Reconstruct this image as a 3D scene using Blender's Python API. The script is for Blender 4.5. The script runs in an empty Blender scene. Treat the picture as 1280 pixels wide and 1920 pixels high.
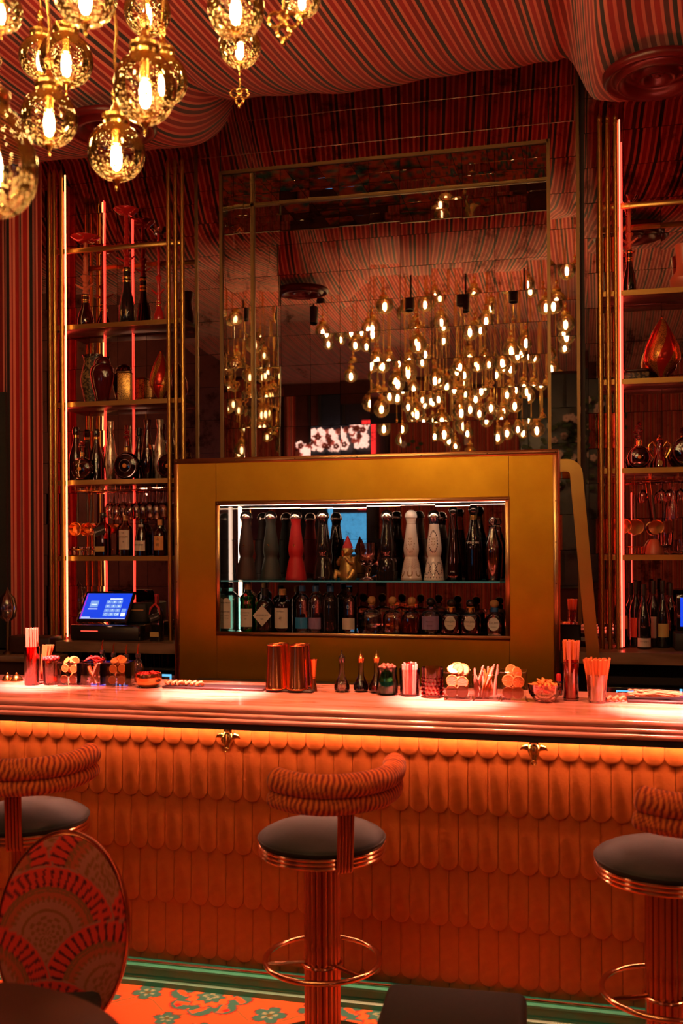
import bpy, bmesh, math, random
import numpy as np
from mathutils import Vector, Matrix, Euler
from math import sin, cos, pi, radians, atan2, sqrt

random.seed(7)
sc = bpy.context.scene
COL = sc.collection

# ------------------------------------------------------------------ camera
YAW = radians(13.6); FPX = 1867.0; CX0, CY0 = 640.0, 1017.0; ROLL = 0.0055; H = 1.62
SA, CA = sin(YAW), cos(YAW)
cam_d = bpy.data.cameras.new('camera'); cam = bpy.data.objects.new('camera', cam_d); COL.objects.link(cam)
sc.camera = cam
cam_d.sensor_fit = 'VERTICAL'; cam_d.sensor_height = 36.0; cam_d.sensor_width = 24.0
cam_d.lens = FPX / 1920 * 36
cam_d.shift_y = (CY0 - 960) / 1920
cam_d.clip_start = 0.02
cam.matrix_world = Matrix.Translation((0, 0, H)) @ Matrix.Rotation(YAW, 4, 'Z') @ Matrix.Rotation(pi / 2, 4, 'X') @ Matrix.Rotation(-ROLL, 4, 'Z')
cam_d.dof.use_dof = True; cam_d.dof.focus_distance = 4.6; cam_d.dof.aperture_fstop = 3.2

# ------------------------------------------------------------------ world, exposure
w = bpy.data.worlds.new('world'); sc.world = w; w.use_nodes = True
w.node_tree.nodes['Background'].inputs[0].default_value = (0.10, 0.02, 0.015, 1)
w.node_tree.nodes['Background'].inputs[1].default_value = 0.10
sc.view_settings.view_transform = 'Standard'; sc.view_settings.look = 'None'
sc.view_settings.exposure = 0.0; sc.view_settings.gamma = 1.0; sc.view_settings.use_curve_mapping = False
cy = sc.cycles
cy.max_bounces = 8; cy.diffuse_bounces = 3; cy.glossy_bounces = 5; cy.transmission_bounces = 4; cy.transparent_max_bounces = 20
cy.caustics_reflective = False; cy.caustics_refractive = False
cy.sample_clamp_indirect = 4.0; cy.sample_clamp_direct = 0.0
cy.use_denoising = True
cy.use_light_tree = True; cy.adaptive_threshold = 0.02

# ------------------------------------------------------------------ photograph geometry: pixel column/row at a world depth
def ray(px, py):
    du = (px - CX0) / FPX; dv = (CY0 - py) / FPX
    u = du + ROLL * dv; v = dv - ROLL * du
    return (-SA + CA * u, CA + SA * u, v)
def at(px, py, Y):
    d = ray(px, py); t = Y / d[1]
    return Vector((d[0] * t, Y, H + d[2] * t))
def atz(px, py, Z):
    d = ray(px, py); t = (Z - H) / d[2]
    return Vector((d[0] * t, d[1] * t, Z))
def X(px, Y, py=1017): return at(px, py, Y).x
def Zp(px, py, Y): return at(px, py, Y).z
def mpp(px, Y):
    return Y / (CA + SA * (px - CX0) / FPX) / FPX
def project(p):
    x, y, z = p[0], p[1], p[2] - H
    dep = -SA * x + CA * y
    if dep < 0.05: return None
    u = (CA * x + SA * y) / dep; v = z / dep
    du = u - ROLL * v; dv = v + ROLL * u
    return (CX0 + du * FPX, CY0 - dv * FPX, dep)

# world depths of the main planes
Y_PANEL, Y_BARF = 3.44, 3.345
Y_BOX, Y_CTR, Y_ROD, Y_SH, Y_BAY, Y_COL, Y_NICHE = 4.85, 4.90, 5.06, 5.08, 5.28, 5.15, 5.67
Z_BAR = 1.04

# ------------------------------------------------------------------ mesh helpers
class MB:
    def __init__(s): s.v = []; s.f = []
    def add(s, vs, fs):
        n = len(s.v); s.v += [tuple(p) for p in vs]; s.f += [tuple(i + n for i in f) for f in fs]; return s
    def box(s, x0, x1, y0, y1, z0, z1):
        return s.add([(x0,y0,z0),(x1,y0,z0),(x1,y1,z0),(x0,y1,z0),(x0,y0,z1),(x1,y0,z1),(x1,y1,z1),(x0,y1,z1)],
                     [(0,3,2,1),(4,5,6,7),(0,1,5,4),(1,2,6,5),(2,3,7,6),(3,0,4,7)])
    def lathe(s, prof, seg=24, c=(0,0,0), sq=0, sx=1, sy=1, ax='z'):
        vs = []; fs = []
        for r, z in prof:
            for k in range(seg):
                a = 2 * pi * (k + .5) / seg
                ca, sa = cos(a), sin(a)
                q = 1.0
                if sq: q = 1 / (abs(ca) ** sq + abs(sa) ** sq) ** (1 / sq)
                p = (r * q * ca * sx, r * q * sa * sy, z)
                if ax == 'x': p = (p[2], p[0], p[1])
                elif ax == 'y': p = (p[0], -p[2], p[1])
                vs.append((p[0] + c[0], p[1] + c[1], p[2] + c[2]))
        n = len(prof)
        for i in range(n - 1):
            for k in range(seg):
                k2 = (k + 1) % seg
                fs.append((i*seg+k, i*seg+k2, (i+1)*seg+k2, (i+1)*seg+k))
        if prof[0][0] > 1e-6: fs.append(tuple(range(seg - 1, -1, -1)))
        if prof[-1][0] > 1e-6: fs.append(tuple((n-1)*seg + k for k in range(seg)))
        return s.add(vs, fs)
    def tube(s, pts, r, seg=8, closed=False):
        pts = [Vector(p) for p in pts]; n = len(pts)
        rr = r if isinstance(r, (list, tuple)) else [r] * n
        vs = []; fs = []; up = None
        for i, p in enumerate(pts):
            if closed: t = pts[(i+1) % n] - pts[i-1]
            else: t = pts[min(i+1, n-1)] - pts[max(i-1, 0)]
            t = t.normalized() if t.length > 1e-9 else Vector((0,0,1))
            if up is None:
                up = Vector((0,0,1)) if abs(t.z) < .9 else Vector((1,0,0))
            a = t.cross(up); a = a.normalized() if a.length > 1e-6 else t.orthogonal().normalized()
            b = a.cross(t).normalized(); up = b
            for k in range(seg):
                q = 2 * pi * k / seg
                vs.append(p + (a * cos(q) + b * sin(q)) * rr[i])
        m = n if closed else n - 1
        for i in range(m):
            j = (i + 1) % n
            for k in range(seg):
                k2 = (k + 1) % seg
                fs.append((i*seg+k, i*seg+k2, j*seg+k2, j*seg+k))
        if not closed:
            fs.append(tuple(range(seg-1, -1, -1))); fs.append(tuple((n-1)*seg+k for k in range(seg)))
        return s.add(vs, fs)
    def ball(s, c, r, seg=12, rings=8, sc=(1,1,1)):
        prof = [(max(1e-7, r * sin(pi * i / rings)), -r * cos(pi * i / rings)) for i in range(rings + 1)]
        n0 = len(s.v); s.lathe(prof, seg)
        for i in range(n0, len(s.v)):
            p = s.v[i]; s.v[i] = (p[0]*sc[0]+c[0], p[1]*sc[1]+c[1], p[2]*sc[2]+c[2])
        return s
    def prism_y(s, outline, y0, y1):
        """outline in (x,z), counter-clockwise seen from -y; extruded from y0 (front) to y1"""
        n = len(outline)
        vs = [(x, y0, z) for x, z in outline] + [(x, y1, z) for x, z in outline]
        fs = [tuple(range(n)), tuple(range(2*n-1, n-1, -1))]
        for i in range(n):
            j = (i+1) % n
            fs.append((i, i+n, j+n, j))
        return s.add(vs, fs)
    def prism_z(s, outline, z0, z1):
        n = len(outline)
        vs = [(x, y, z0) for x, y in outline] + [(x, y, z1) for x, y in outline]
        fs = [tuple(range(n-1, -1, -1)), tuple(range(n, 2*n))]
        for i in range(n):
            j = (i+1) % n
            fs.append((i, j, j+n, i+n))
        return s.add(vs, fs)
    def prism_x(s, prof, x0, x1):
        """prof in (y,z)"""
        n = len(prof)
        vs = [(x0, y, z) for y, z in prof] + [(x1, y, z) for y, z in prof]
        fs = [tuple(range(n)), tuple(range(2*n-1, n-1, -1))]
        for i in range(n):
            j = (i+1) % n
            fs.append((i, i+n, j+n, j))
        return s.add(vs, fs)
    def xform(s, M, start=0):
        for i in range(start, len(s.v)): s.v[i] = tuple(M @ Vector(s.v[i]))
        return s
    def mesh(s, name='m', smooth=True, angle=38):
        me = bpy.data.meshes.new(name)
        me.from_pydata(s.v, [], s.f); me.validate(clean_customdata=False)
        bm = bmesh.new(); bm.from_mesh(me); bmesh.ops.recalc_face_normals(bm, faces=bm.faces); bm.to_mesh(me); bm.free()
        if smooth:
            me.shade_smooth(); me.set_sharp_from_angle(angle=radians(angle))
        return me

def bevelbox(x0, x1, y0, y1, z0, z1, b=.004, seg=2):
    bm = bmesh.new(); bmesh.ops.create_cube(bm, size=1)
    for v in bm.verts:
        v.co = ((x0+x1)/2 + v.co.x*(x1-x0), (y0+y1)/2 + v.co.y*(y1-y0), (z0+z1)/2 + v.co.z*(z1-z0))
    bmesh.ops.bevel(bm, geom=bm.edges[:], offset=b, segments=seg, profile=.5, affect='EDGES')
    me = bpy.data.meshes.new('b'); bm.to_mesh(me); bm.free(); me.shade_smooth(); me.set_sharp_from_angle(angle=radians(50))
    return me

def paint(me, fn):
    n = len(me.vertices); co = np.empty(n*3, dtype=np.float32); me.vertices.foreach_get('co', co); co = co.reshape(-1, 3)
    rgb = fn(co); at_ = me.color_attributes.new('col', 'FLOAT_COLOR', 'POINT')
    out = np.ones((n, 4), dtype=np.float32); out[:, :3] = rgb
    at_.data.foreach_set('color', out.ravel())
    return me

# ------------------------------------------------------------------ object helpers
def link(name, me, mat=None, parent=None, loc=(0,0,0), rot=(0,0,0), scale=(1,1,1)):
    if isinstance(me, MB): me = me.mesh(name)
    if mat is not None and not me.materials: me.materials.append(M[mat] if isinstance(mat, str) else mat)
    o = bpy.data.objects.new(name, me); COL.objects.link(o)
    o.parent = parent; o.location = loc; o.rotation_euler = rot; o.scale = scale
    return o
def tag(o, label, cat, group=None, kind=None):
    o['label'] = label; o['category'] = cat
    if group: o['group'] = group
    if kind: o['kind'] = kind
    return o
def thing(name, label, cat, loc=(0,0,0), rz=0, group=None):
    o = bpy.data.objects.new(name, None); COL.objects.link(o); o.empty_display_size = .05
    o.location = loc; o.rotation_euler = (0, 0, rz)
    return tag(o, label, cat, group)
def struct(name, me, mat, label=None):
    o = link(name, me, mat); o['kind'] = 'structure'
    if label: o['label'] = label
    return o
def copy_tree(o, parent=None):
    c = o.copy(); COL.objects.link(c); c.parent = parent
    for ch in o.children: copy_tree(ch, c)
    return c

# ------------------------------------------------------------------ materials
M = {}
def nt(name):
    m = bpy.data.materials.new(name); m.use_nodes = True; M[name] = m
    return m, m.node_tree, m.node_tree.nodes['Principled BSDF']
def setp(b, **k):
    names = dict(base='Base Color', rough='Roughness', metal='Metallic', coat='Coat Weight', spec='Specular IOR Level', sheen='Sheen Weight',
                 sub='Subsurface Weight', emit='Emission Color', es='Emission Strength', trans='Transmission Weight', alpha='Alpha')
    for a, v in k.items():
        i = b.inputs[names[a]]
        i.default_value = (*v, 1) if isinstance(v, (tuple, list)) and len(v) == 3 else v
def pr(name, base, rough=.5, metal=0, **k):
    m, t, b = nt(name); setp(b, base=base, rough=rough, metal=metal, **k); return m
def em(name, col, s):
    m, t, b = nt(name); setp(b, base=(0,0,0), rough=.6, emit=col, es=s); return m
def noisy(name, c1, c2, scale=8, rough=.5, metal=0, detail=4, lo=.35, hi=.65, bump=0, stretch=(1,1,1), coord='Object', bscale=None, rvar=0, **k):
    m, t, b = nt(name); setp(b, base=c1, rough=rough, metal=metal, **k)
    tc = t.nodes.new('ShaderNodeTexCoord'); mp = t.nodes.new('ShaderNodeMapping'); mp.inputs['Scale'].default_value = stretch
    nz = t.nodes.new('ShaderNodeTexNoise'); nz.inputs['Scale'].default_value = scale; nz.inputs['Detail'].default_value = detail
    cr = t.nodes.new('ShaderNodeValToRGB'); e = cr.color_ramp.elements
    e[0].position = lo; e[0].color = (*c1, 1); e[1].position = hi; e[1].color = (*c2, 1)
    t.links.new(tc.outputs[coord], mp.inputs[0]); t.links.new(mp.outputs[0], nz.inputs['Vector'])
    t.links.new(nz.outputs['Fac'], cr.inputs[0]); t.links.new(cr.outputs[0], b.inputs['Base Color'])
    if bump:
        n2 = nz
        if bscale:
            n2 = t.nodes.new('ShaderNodeTexNoise'); n2.inputs['Scale'].default_value = bscale; t.links.new(mp.outputs[0], n2.inputs['Vector'])
        bp = t.nodes.new('ShaderNodeBump'); bp.inputs['Strength'].default_value = bump; bp.inputs['Distance'].default_value = .01
        t.links.new(n2.outputs['Fac'], bp.inputs['Height']); t.links.new(bp.outputs[0], b.inputs['Normal'])
    if rvar:
        mr = t.nodes.new('ShaderNodeMapRange'); mr.inputs['To Min'].default_value = max(0, rough - rvar); mr.inputs['To Max'].default_value = rough + rvar
        t.links.new(nz.outputs['Fac'], mr.inputs['Value']); t.links.new(mr.outputs[0], b.inputs['Roughness'])
    return m
def painted(name, rough=.8, bump=0, bscale=400, **k):
    m, t, b = nt(name); setp(b, rough=rough, **k)
    a = t.nodes.new('ShaderNodeAttribute'); a.attribute_name = 'col'
    t.links.new(a.outputs['Color'], b.inputs['Base Color'])
    if bump:
        n2 = t.nodes.new('ShaderNodeTexNoise'); n2.inputs['Scale'].default_value = bscale
        tc = t.nodes.new('ShaderNodeTexCoord'); t.links.new(tc.outputs['Object'], n2.inputs['Vector'])
        bp = t.nodes.new('ShaderNodeBump'); bp.inputs['Strength'].default_value = bump; bp.inputs['Distance'].default_value = .004
        t.links.new(n2.outputs['Fac'], bp.inputs['Height']); t.links.new(bp.outputs[0], b.inputs['Normal'])
    return m
def glass(name, tint, gloss=(1,1,1), rough=.03, base=.06, ior=1.45):
    """thin clear or tinted glass: transmits straight through, mirrors by Fresnel"""
    m, t, b = nt(name); t.nodes.remove(b)
    tr = t.nodes.new('ShaderNodeBsdfTransparent'); tr.inputs[0].default_value = (*tint, 1)
    gl = t.nodes.new('ShaderNodeBsdfGlossy'); gl.inputs[0].default_value = (*gloss, 1); gl.inputs['Roughness'].default_value = rough
    fr = t.nodes.new('ShaderNodeFresnel'); fr.inputs[0].default_value = ior
    ad = t.nodes.new('ShaderNodeMath'); ad.operation = 'ADD'; ad.use_clamp = True; ad.inputs[1].default_value = base
    mx = t.nodes.new('ShaderNodeMixShader'); out = t.nodes['Material Output']
    t.links.new(fr.outputs[0], ad.inputs[0]); t.links.new(ad.outputs[0], mx.inputs[0])
    t.links.new(tr.outputs[0], mx.inputs[1]); t.links.new(gl.outputs[0], mx.inputs[2]); t.links.new(mx.outputs[0], out.inputs[0])
    return m
def stripes(name, period, bands, rough=.85, coord='UV', axis=0, sheen=.2):
    """woven stripes across one coordinate; bands = [(width, colour), ...]"""
    m, t, b = nt(name); setp(b, rough=rough, sheen=sheen)
    tc = t.nodes.new('ShaderNodeTexCoord'); sp = t.nodes.new('ShaderNodeSeparateXYZ')
    mu = t.nodes.new('ShaderNodeMath'); mu.operation = 'MULTIPLY'; mu.inputs[1].default_value = 1 / period
    fr = t.nodes.new('ShaderNodeMath'); fr.operation = 'FRACT'
    cr = t.nodes.new('ShaderNodeValToRGB'); cr.color_ramp.interpolation = 'CONSTANT'; e = cr.color_ramp.elements
    tot = sum(x[0] for x in bands); p = 0
    for i, (wd, c) in enumerate(bands):
        el = e[i] if i < 1 else (e[1] if i == 1 else e.new(p))
        el.position = p; el.color = (*c, 1); p += wd / tot
    t.links.new(tc.outputs[coord], sp.inputs[0]); t.links.new(sp.outputs[axis], mu.inputs[0]); t.links.new(mu.outputs[0], fr.inputs[0])
    t.links.new(fr.outputs[0], cr.inputs[0]); t.links.new(cr.outputs[0], b.inputs['Base Color'])
    return m

RED, PNK, BLK, DRD, CRM = (.40,.008,.006), (.76,.20,.13), (.010,.009,.010), (.24,.003,.004), (.82,.25,.16)
tentb = [(1.1,BLK),(.8,PNK),(1.3,RED),(.8,PNK),(1.3,DRD),(.8,CRM),(1.3,RED),(.8,PNK),(1.2,(.06,.006,.006)),(.8,PNK),(1.1,BLK),(.8,CRM),(1.3,RED),(.8,PNK),(1.3,DRD),(.8,PNK)]
stripes('tent_fabric', .25, tentb)
curb = [(1.5,BLK),(1,PNK),(.6,RED),(1.2,CRM),(2.0,RED),(.8,PNK),(1.6,DRD),(.9,CRM),(.7,BLK),(.9,PNK),(2.2,RED),(1.0,CRM)]
stripes('curtain_fabric', .17, curb)
def mirror(name, c1, c2, dark):
    m, t, b = nt(name); setp(b, metal=1, rough=.012)
    tc = t.nodes.new('ShaderNodeTexCoord'); g = t.nodes.new('ShaderNodeNewGeometry')
    n1 = t.nodes.new('ShaderNodeTexNoise'); n1.inputs['Scale'].default_value = 9; n1.inputs['Detail'].default_value = 8; n1.inputs['Roughness'].default_value = .72
    n2 = t.nodes.new('ShaderNodeTexNoise'); n2.inputs['Scale'].default_value = 2.2; n2.inputs['Detail'].default_value = 3
    t.links.new(g.outputs['Position'], n1.inputs['Vector']); t.links.new(g.outputs['Position'], n2.inputs['Vector'])
    ad = t.nodes.new('ShaderNodeMath'); ad.operation = 'MULTIPLY_ADD'; ad.inputs[1].default_value = .5
    t.links.new(n2.outputs['Fac'], ad.inputs[0]); t.links.new(n1.outputs['Fac'], ad.inputs[2])
    cr = t.nodes.new('ShaderNodeValToRGB'); e = cr.color_ramp.elements
    e[0].position = .56; e[0].color = (*dark, 1); e[1].position = .68; e[1].color = (*c1, 1); q = e.new(.9); q.color = (*c2, 1)
    t.links.new(ad.outputs[0], cr.inputs[0]); t.links.new(cr.outputs[0], b.inputs['Base Color'])
    return m
mirror('antique_mirror', (.70,.65,.58), (.84,.78,.70), (.22,.19,.17))
mirror('bay_mirror', (.58,.52,.46), (.72,.65,.57), (.16,.13,.11))
noisy('brass', (.62,.38,.10), (.50,.28,.07), 3.2, .34, 1, detail=6, rvar=.10)
noisy('brass_panel', (.86,.47,.03), (.60,.30,.02), 2.6, .36, 1, detail=7, lo=.3, hi=.72, rvar=.14, bump=.03, bscale=260)
pr('brass_trim', (.72,.44,.17), .28, 1)
pr('brass_dark', (.20,.12,.05), .4, 1)
pr('gold', (.85,.55,.16), .22, 1)
pr('copper', (.95,.38,.13), .20, 1)
pr('rose_brass', (.80,.42,.20), .17, 1)
pr('stool_metal', (.50,.20,.10), .25, 1)
pr('chrome', (.80,.77,.74), .20, 1)
pr('black_gloss', (.012,.01,.01), .08, 0, coat=.5)
pr('black_matte', (.012,.011,.011), .6)
pr('black_rubber', (.015,.012,.012), .45)
pr('dark_wood', (.05,.02,.012), .4)
pr('white_ceramic', (.78,.74,.70), .12, 0, coat=.6)
painted('painted_ceramic', .12, coat=.6)
pr('red_matte', (.45,.008,.012), .55)
pr('green_matte', (.018,.032,.028), .6)
pr('brown_matte', (.03,.014,.011), .6)
pr('paper', (.72,.62,.52), .7)
pr('paper_orange', (.80,.36,.12), .7)
pr('paper_red', (.75,.08,.04), .7)
pr('paper_gold', (.62,.42,.14), .5)
pr('paper_blue', (.02,.22,.50), .6)
pr('paper_purple', (.32,.20,.36), .6)
pr('ink', (.02,.015,.015), .6)
pr('ink_white', (.8,.78,.75), .6)
pr('cork', (.55,.27,.10), .7)
pr('blue_cap', (.02,.12,.32), .35)
pr('plaster_red', (.10,.005,.005), .30)
pr('teal_paint', (.03,.33,.22), .38)
noisy('leather_orange', (.52,.135,.018), (.45,.11,.015), 30, .46, 0, bump=.10, bscale=90)
noisy('seat_leather', (.014,.018,.015), (.018,.022,.019), 25, .60, 0, bump=.06, bscale=220, spec=.2)
painted('zebra_velvet', .9, bump=.5, bscale=260, sheen=.3)
painted('carpet', .95, bump=.35, bscale=600)
painted('chair_fabric', .9, bump=.3, bscale=420)
noisy('dark_upholstery', (.011,.013,.011), (.015,.017,.014), 60, .75, 0, bump=.1, bscale=300)
pr('table_black', (.010,.006,.006), .38)
def marble(name):
    m, t, b = nt(name); setp(b, rough=.16, coat=.2)
    g = t.nodes.new('ShaderNodeNewGeometry'); mp = t.nodes.new('ShaderNodeMapping'); mp.inputs['Scale'].default_value = (.9, 5.5, 5.5); mp.inputs['Rotation'].default_value = (0,0,.05)
    n1 = t.nodes.new('ShaderNodeTexNoise'); n1.inputs['Scale'].default_value = 3.2; n1.inputs['Detail'].default_value = 9; n1.inputs['Roughness'].default_value = .62; n1.inputs['Distortion'].default_value = .8
    cr = t.nodes.new('ShaderNodeValToRGB'); e = cr.color_ramp.elements
    e[0].position = .30; e[0].color = (.30,.10,.06,1); e[1].position = .42; e[1].color = (.58,.25,.15,1)
    q = e.new(.52); q.color = (.74,.33,.27,1); q = e.new(.70); q.color = (.80,.40,.35,1)
    t.links.new(g.outputs['Position'], mp.inputs[0]); t.links.new(mp.outputs[0], n1.inputs['Vector']); t.links.new(n1.outputs['Fac'], cr.inputs[0])
    t.links.new(cr.outputs[0], b.inputs['Base Color'])
marble('marble')
noisy('counter_stone', (.30,.17,.10), (.16,.09,.05), 7, .3, 0, detail=8, stretch=(.6,3,3))
glass('jar_glass', (.99,.985,.98), base=.03); glass('clear_glass', (.96,.97,.97), base=.10); glass('shelf_glass', (.80,.90,.86)); glass('aqua_glass', (.45,.85,.82)); glass('green_glass', (.05,.55,.12))
glass('amber_glass', (.62,.25,.06)); glass('dark_amber_glass', (.30,.07,.02)); glass('red_glass', (.85,.06,.06), base=.1); glass('cognac_glass', (.20,.03,.012), base=.08)
glass('dark_glass', (.10,.07,.06), base=.05); glass('dark_green_glass', (.04,.09,.05), base=.06); glass('teal_glass', (.10,.50,.48)); glass('pink_glass', (.97,.82,.79), base=.08); pr('ruby', (.55,.02,.018), .14, 0, coat=.5)
glass('green_dark_glass', (.02,.22,.08)); glass('straw_glass', (.85,.66,.34)); glass('crystal', (.92,.90,.88), base=.14, ior=1.6)
pr('lamp_base_glass', (.5,.3,.1), .2)
pr('straw_coral', (.85,.30,.20), .6); pr('straw_orange', (.85,.24,.07), .6); pr('straw_white', (.85,.70,.62), .6)
pr('citrus_flesh', (.72,.17,.03), .55); pr('citrus_rind', (.78,.30,.08), .6); pr('citrus_red', (.70,.08,.03), .5); pr('citrus_pale', (.80,.36,.24), .6)
pr('petal_red', (.65,.03,.03), .6); pr('petal_pink', (.80,.24,.20), .6); pr('petal_orange', (.80,.28,.05), .6); pr('wheat', (.38,.22,.10), .8); pr('leaf_green', (.04,.09,.03), .6)
pr('petal_white', (.75,.62,.55), .7)
pr('pretzel', (.45,.20,.08), .6)
pr('navy_window', (.02,.028,.045), .25)
pr('wall_paint', (.10,.02,.015), .8)
pr('gold_lace', (.50,.33,.10), .35, .8)
pr('terracotta', (.55,.13,.06), .35)
pr('vase_dark', (.06,.005,.006), .1, 0, coat=.6)
em('tube_amber', (1,.36,.11), 6.5); em('tube_red', (1,.035,.02), 4.5); em('tube_white', (1,.66,.48), 4); em('strip_white', (1,.62,.42), 26); em('fill_led_red', (1,.05,.025), 12); em('tube_pink', (1,.14,.08), 5); em('led_amber', (1,.41,.27), 150)
em('led_green', (.25,.8,.6), .09); em('screen_blue', (.005,.055,.75), 1.1); em('screen_key', (.20,.36,.80), 1.1); em('screen_white', (.75,.85,1), 1.3)
em('fridge_blue', (.15,.55,.95), 1.2); em('bulb', (1,.66,.34), 112); em('pink_glow', (1,.55,.46), 1.9); em('blue_glow', (.08,.42,.85), 1.2); em('screen_magenta', (.6,.02,.5), 1)
em('red_glow', (1,.03,.03), 1.5)
def globe_mat():
    m, t, b = nt('mercury_globe'); t.nodes.remove(b)
    tc = t.nodes.new('ShaderNodeTexCoord'); sp = t.nodes.new('ShaderNodeSeparateXYZ'); t.links.new(tc.outputs['Object'], sp.inputs[0])
    tr = t.nodes.new('ShaderNodeBsdfTransparent'); tr.inputs[0].default_value = (1,.93,.78,1)
    gl = t.nodes.new('ShaderNodeBsdfGlossy'); gl.inputs[0].default_value = (1,.84,.55,1); gl.inputs['Roughness'].default_value = .04
    fr = t.nodes.new('ShaderNodeFresnel'); fr.inputs[0].default_value = 1.6
    a1 = t.nodes.new('ShaderNodeMath'); a1.operation = 'ADD'; a1.inputs[1].default_value = .10; a1.use_clamp = True; t.links.new(fr.outputs[0], a1.inputs[0])
    mx = t.nodes.new('ShaderNodeMixShader'); t.links.new(a1.outputs[0], mx.inputs[0]); t.links.new(tr.outputs[0], mx.inputs[1]); t.links.new(gl.outputs[0], mx.inputs[2])
    g2 = t.nodes.new('ShaderNodeBsdfGlossy'); g2.inputs[0].default_value = (.62,.44,.20,1); g2.inputs['Roughness'].default_value = .22
    t2 = t.nodes.new('ShaderNodeBsdfTranslucent'); t2.inputs[0].default_value = (.85,.55,.2,1)
    m2 = t.nodes.new('ShaderNodeMixShader'); m2.inputs[0].default_value = .22; t.links.new(g2.outputs[0], m2.inputs[1]); t.links.new(t2.outputs[0], m2.inputs[2])
    nz = t.nodes.new('ShaderNodeTexNoise'); nz.inputs['Scale'].default_value = 170; nz.inputs['Detail'].default_value = 2; t.links.new(tc.outputs['Object'], nz.inputs['Vector'])
    # silvered flecks thicken towards the lower half of the globe
    mr = t.nodes.new('ShaderNodeMapRange'); mr.inputs['From Min'].default_value = .018; mr.inputs['From Max'].default_value = -.05; mr.inputs['To Min'].default_value = -.26; mr.inputs['To Max'].default_value = -.02
    t.links.new(sp.outputs[2], mr.inputs['Value'])
    ad = t.nodes.new('ShaderNodeMath'); ad.operation = 'ADD'; t.links.new(nz.outputs['Fac'], ad.inputs[0]); t.links.new(mr.outputs[0], ad.inputs[1])
    cr = t.nodes.new('ShaderNodeValToRGB'); cr.color_ramp.elements[0].position = .50; cr.color_ramp.elements[1].position = .54; t.links.new(ad.outputs[0], cr.inputs[0])
    fin = t.nodes.new('ShaderNodeMixShader'); t.links.new(cr.outputs[0], fin.inputs[0]); t.links.new(mx.outputs[0], fin.inputs[1]); t.links.new(m2.outputs[0], fin.inputs[2])
    t.links.new(fin.outputs[0], t.nodes['Material Output'].inputs[0])
globe_mat()

def text(s, size, mat, parent, loc, rot=(pi/2,0,0), align='CENTER', sx=1):
    cu = bpy.data.curves.new('t', 'FONT'); cu.body = s; cu.size = size; cu.align_x = align; cu.align_y = 'CENTER'; cu.extrude = .0002; cu.resolution_u = 2
    o = bpy.data.objects.new('t', cu); COL.objects.link(o)
    dg = bpy.context.evaluated_depsgraph_get(); me = bpy.data.meshes.new_from_object(o.evaluated_get(dg))
    bpy.data.objects.remove(o); bpy.data.curves.remove(cu)
    me.materials.clear()
    return link('lettering', me, mat, parent, loc, rot, (sx, 1, 1))

# ================================================================== SETTING
def smooth(t):
    t = min(1, max(0, t)); return t * t * (3 - 2 * t)
def mixc(a, b, f): return a * (1 - f[:, None]) + np.array(b)[None, :] * f[:, None]

# ---- floor: woven floral carpet
ROS = atz(396, 1868, 0)
def carpet_rgb(co):
    x = co[:, 0] - ROS.x; y = co[:, 1] - ROS.y
    n = len(x); rgb = np.tile(np.array([.86, .13, .022]), (n, 1))
    teal, pale, brown, red = (.03,.20,.15), (.30,.42,.24), (.16,.035,.012), (.62,.012,.01)
    px_, py_ = .62, .44
    # stems
    for k in range(2):
        ph = k * .31
        yy = ((y + .22 * k + .11) % py_) - py_ / 2
        st = np.abs(yy - .05 * np.sin((x + ph) * 2 * pi / px_ * 2)) < .0045
        rgb[st] = (.20,.14,.03)
        loop = np.abs(np.hypot((((x + ph + .155) % .31) - .155) / 1.4, yy - .02) - .045) < .004
        rgb[loop] = (.45,.13,.03)
    def cells(ox, oy, sx_, sy_):
        ix = np.floor((x - ox) / sx_ + .5); iy = np.floor((y - oy) / sy_ + .5)
        return x - ox - ix * sx_, y - oy - iy * sy_
    # small leaf flowers
    for ox, oy, r0, rot, kk in ((-.235,-.02,.055,.3,5), (.245,-.09,.06,1.1,5), (.05,.20,.05,.6,6), (-.09,-.19,.045,2.,5), (.17,.16,.035,.2,4), (-.30,.15,.05,.9,5)):
        a, b = cells(ox, oy, px_, py_)
        r = np.hypot(a, b); th = np.arctan2(b, a) + rot
        R = r0 * (.55 + .45 * np.abs(np.cos(th * kk / 2)) ** .7)
        rgb[r < R + .005] = brown if kk != 4 else pale
        rgb[r < R] = teal
        rgb[(r < R * .5) & (np.cos(th * kk) > .1)] = pale if kk != 6 else red
        rgb[r < R * .22] = (.10,.12,.03)
    # big rosettes
    a, b = cells(0, 0, px_, py_)
    r = np.hypot(a, b); th = np.arctan2(b, a)
    R1 = .150 * (.72 + .28 * np.abs(np.cos(th * 4)) ** .6)
    rgb[r < R1 + .007] = (.30,.02,.01); rgb[r < R1] = teal
    sw = (r < R1 * .93) & (np.cos(th * 8 + r * 60) > .45) & (r > .085); rgb[sw] = (.84,.13,.02)
    dots = (np.abs(r - .128) < .010) & (np.cos(th * 4 + pi / 4 * 4) > .93); rgb[dots] = red
    R2 = .088 * (.90 + .10 * np.cos(th * 12)); rgb[r < R2 + .006] = (.42,.02,.01); rgb[r < R2] = (.88,.17,.03)
    R3 = .055 * (.85 + .15 * np.cos(th * 8)); rgb[r < R3 + .004] = brown; rgb[r < R3] = teal
    R4 = .030 * (.75 + .25 * np.cos(th * 4)); rgb[r < R4] = pale; rgb[r < R4 * .6] = teal
    return rgb
def axis(parts):
    o = []
    for a, b, n in parts: o += list(np.linspace(a, b, n, endpoint=False))
    return o
gx = axis([(-4.9, -2.35, 26), (-2.35, .75, 560), (.75, 3.5, 26)]) + [3.5]
gy = axis([(-4.7, 2.2, 60), (2.2, 3.46, 230), (3.46, 5.8, 14)]) + [5.8]
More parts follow.
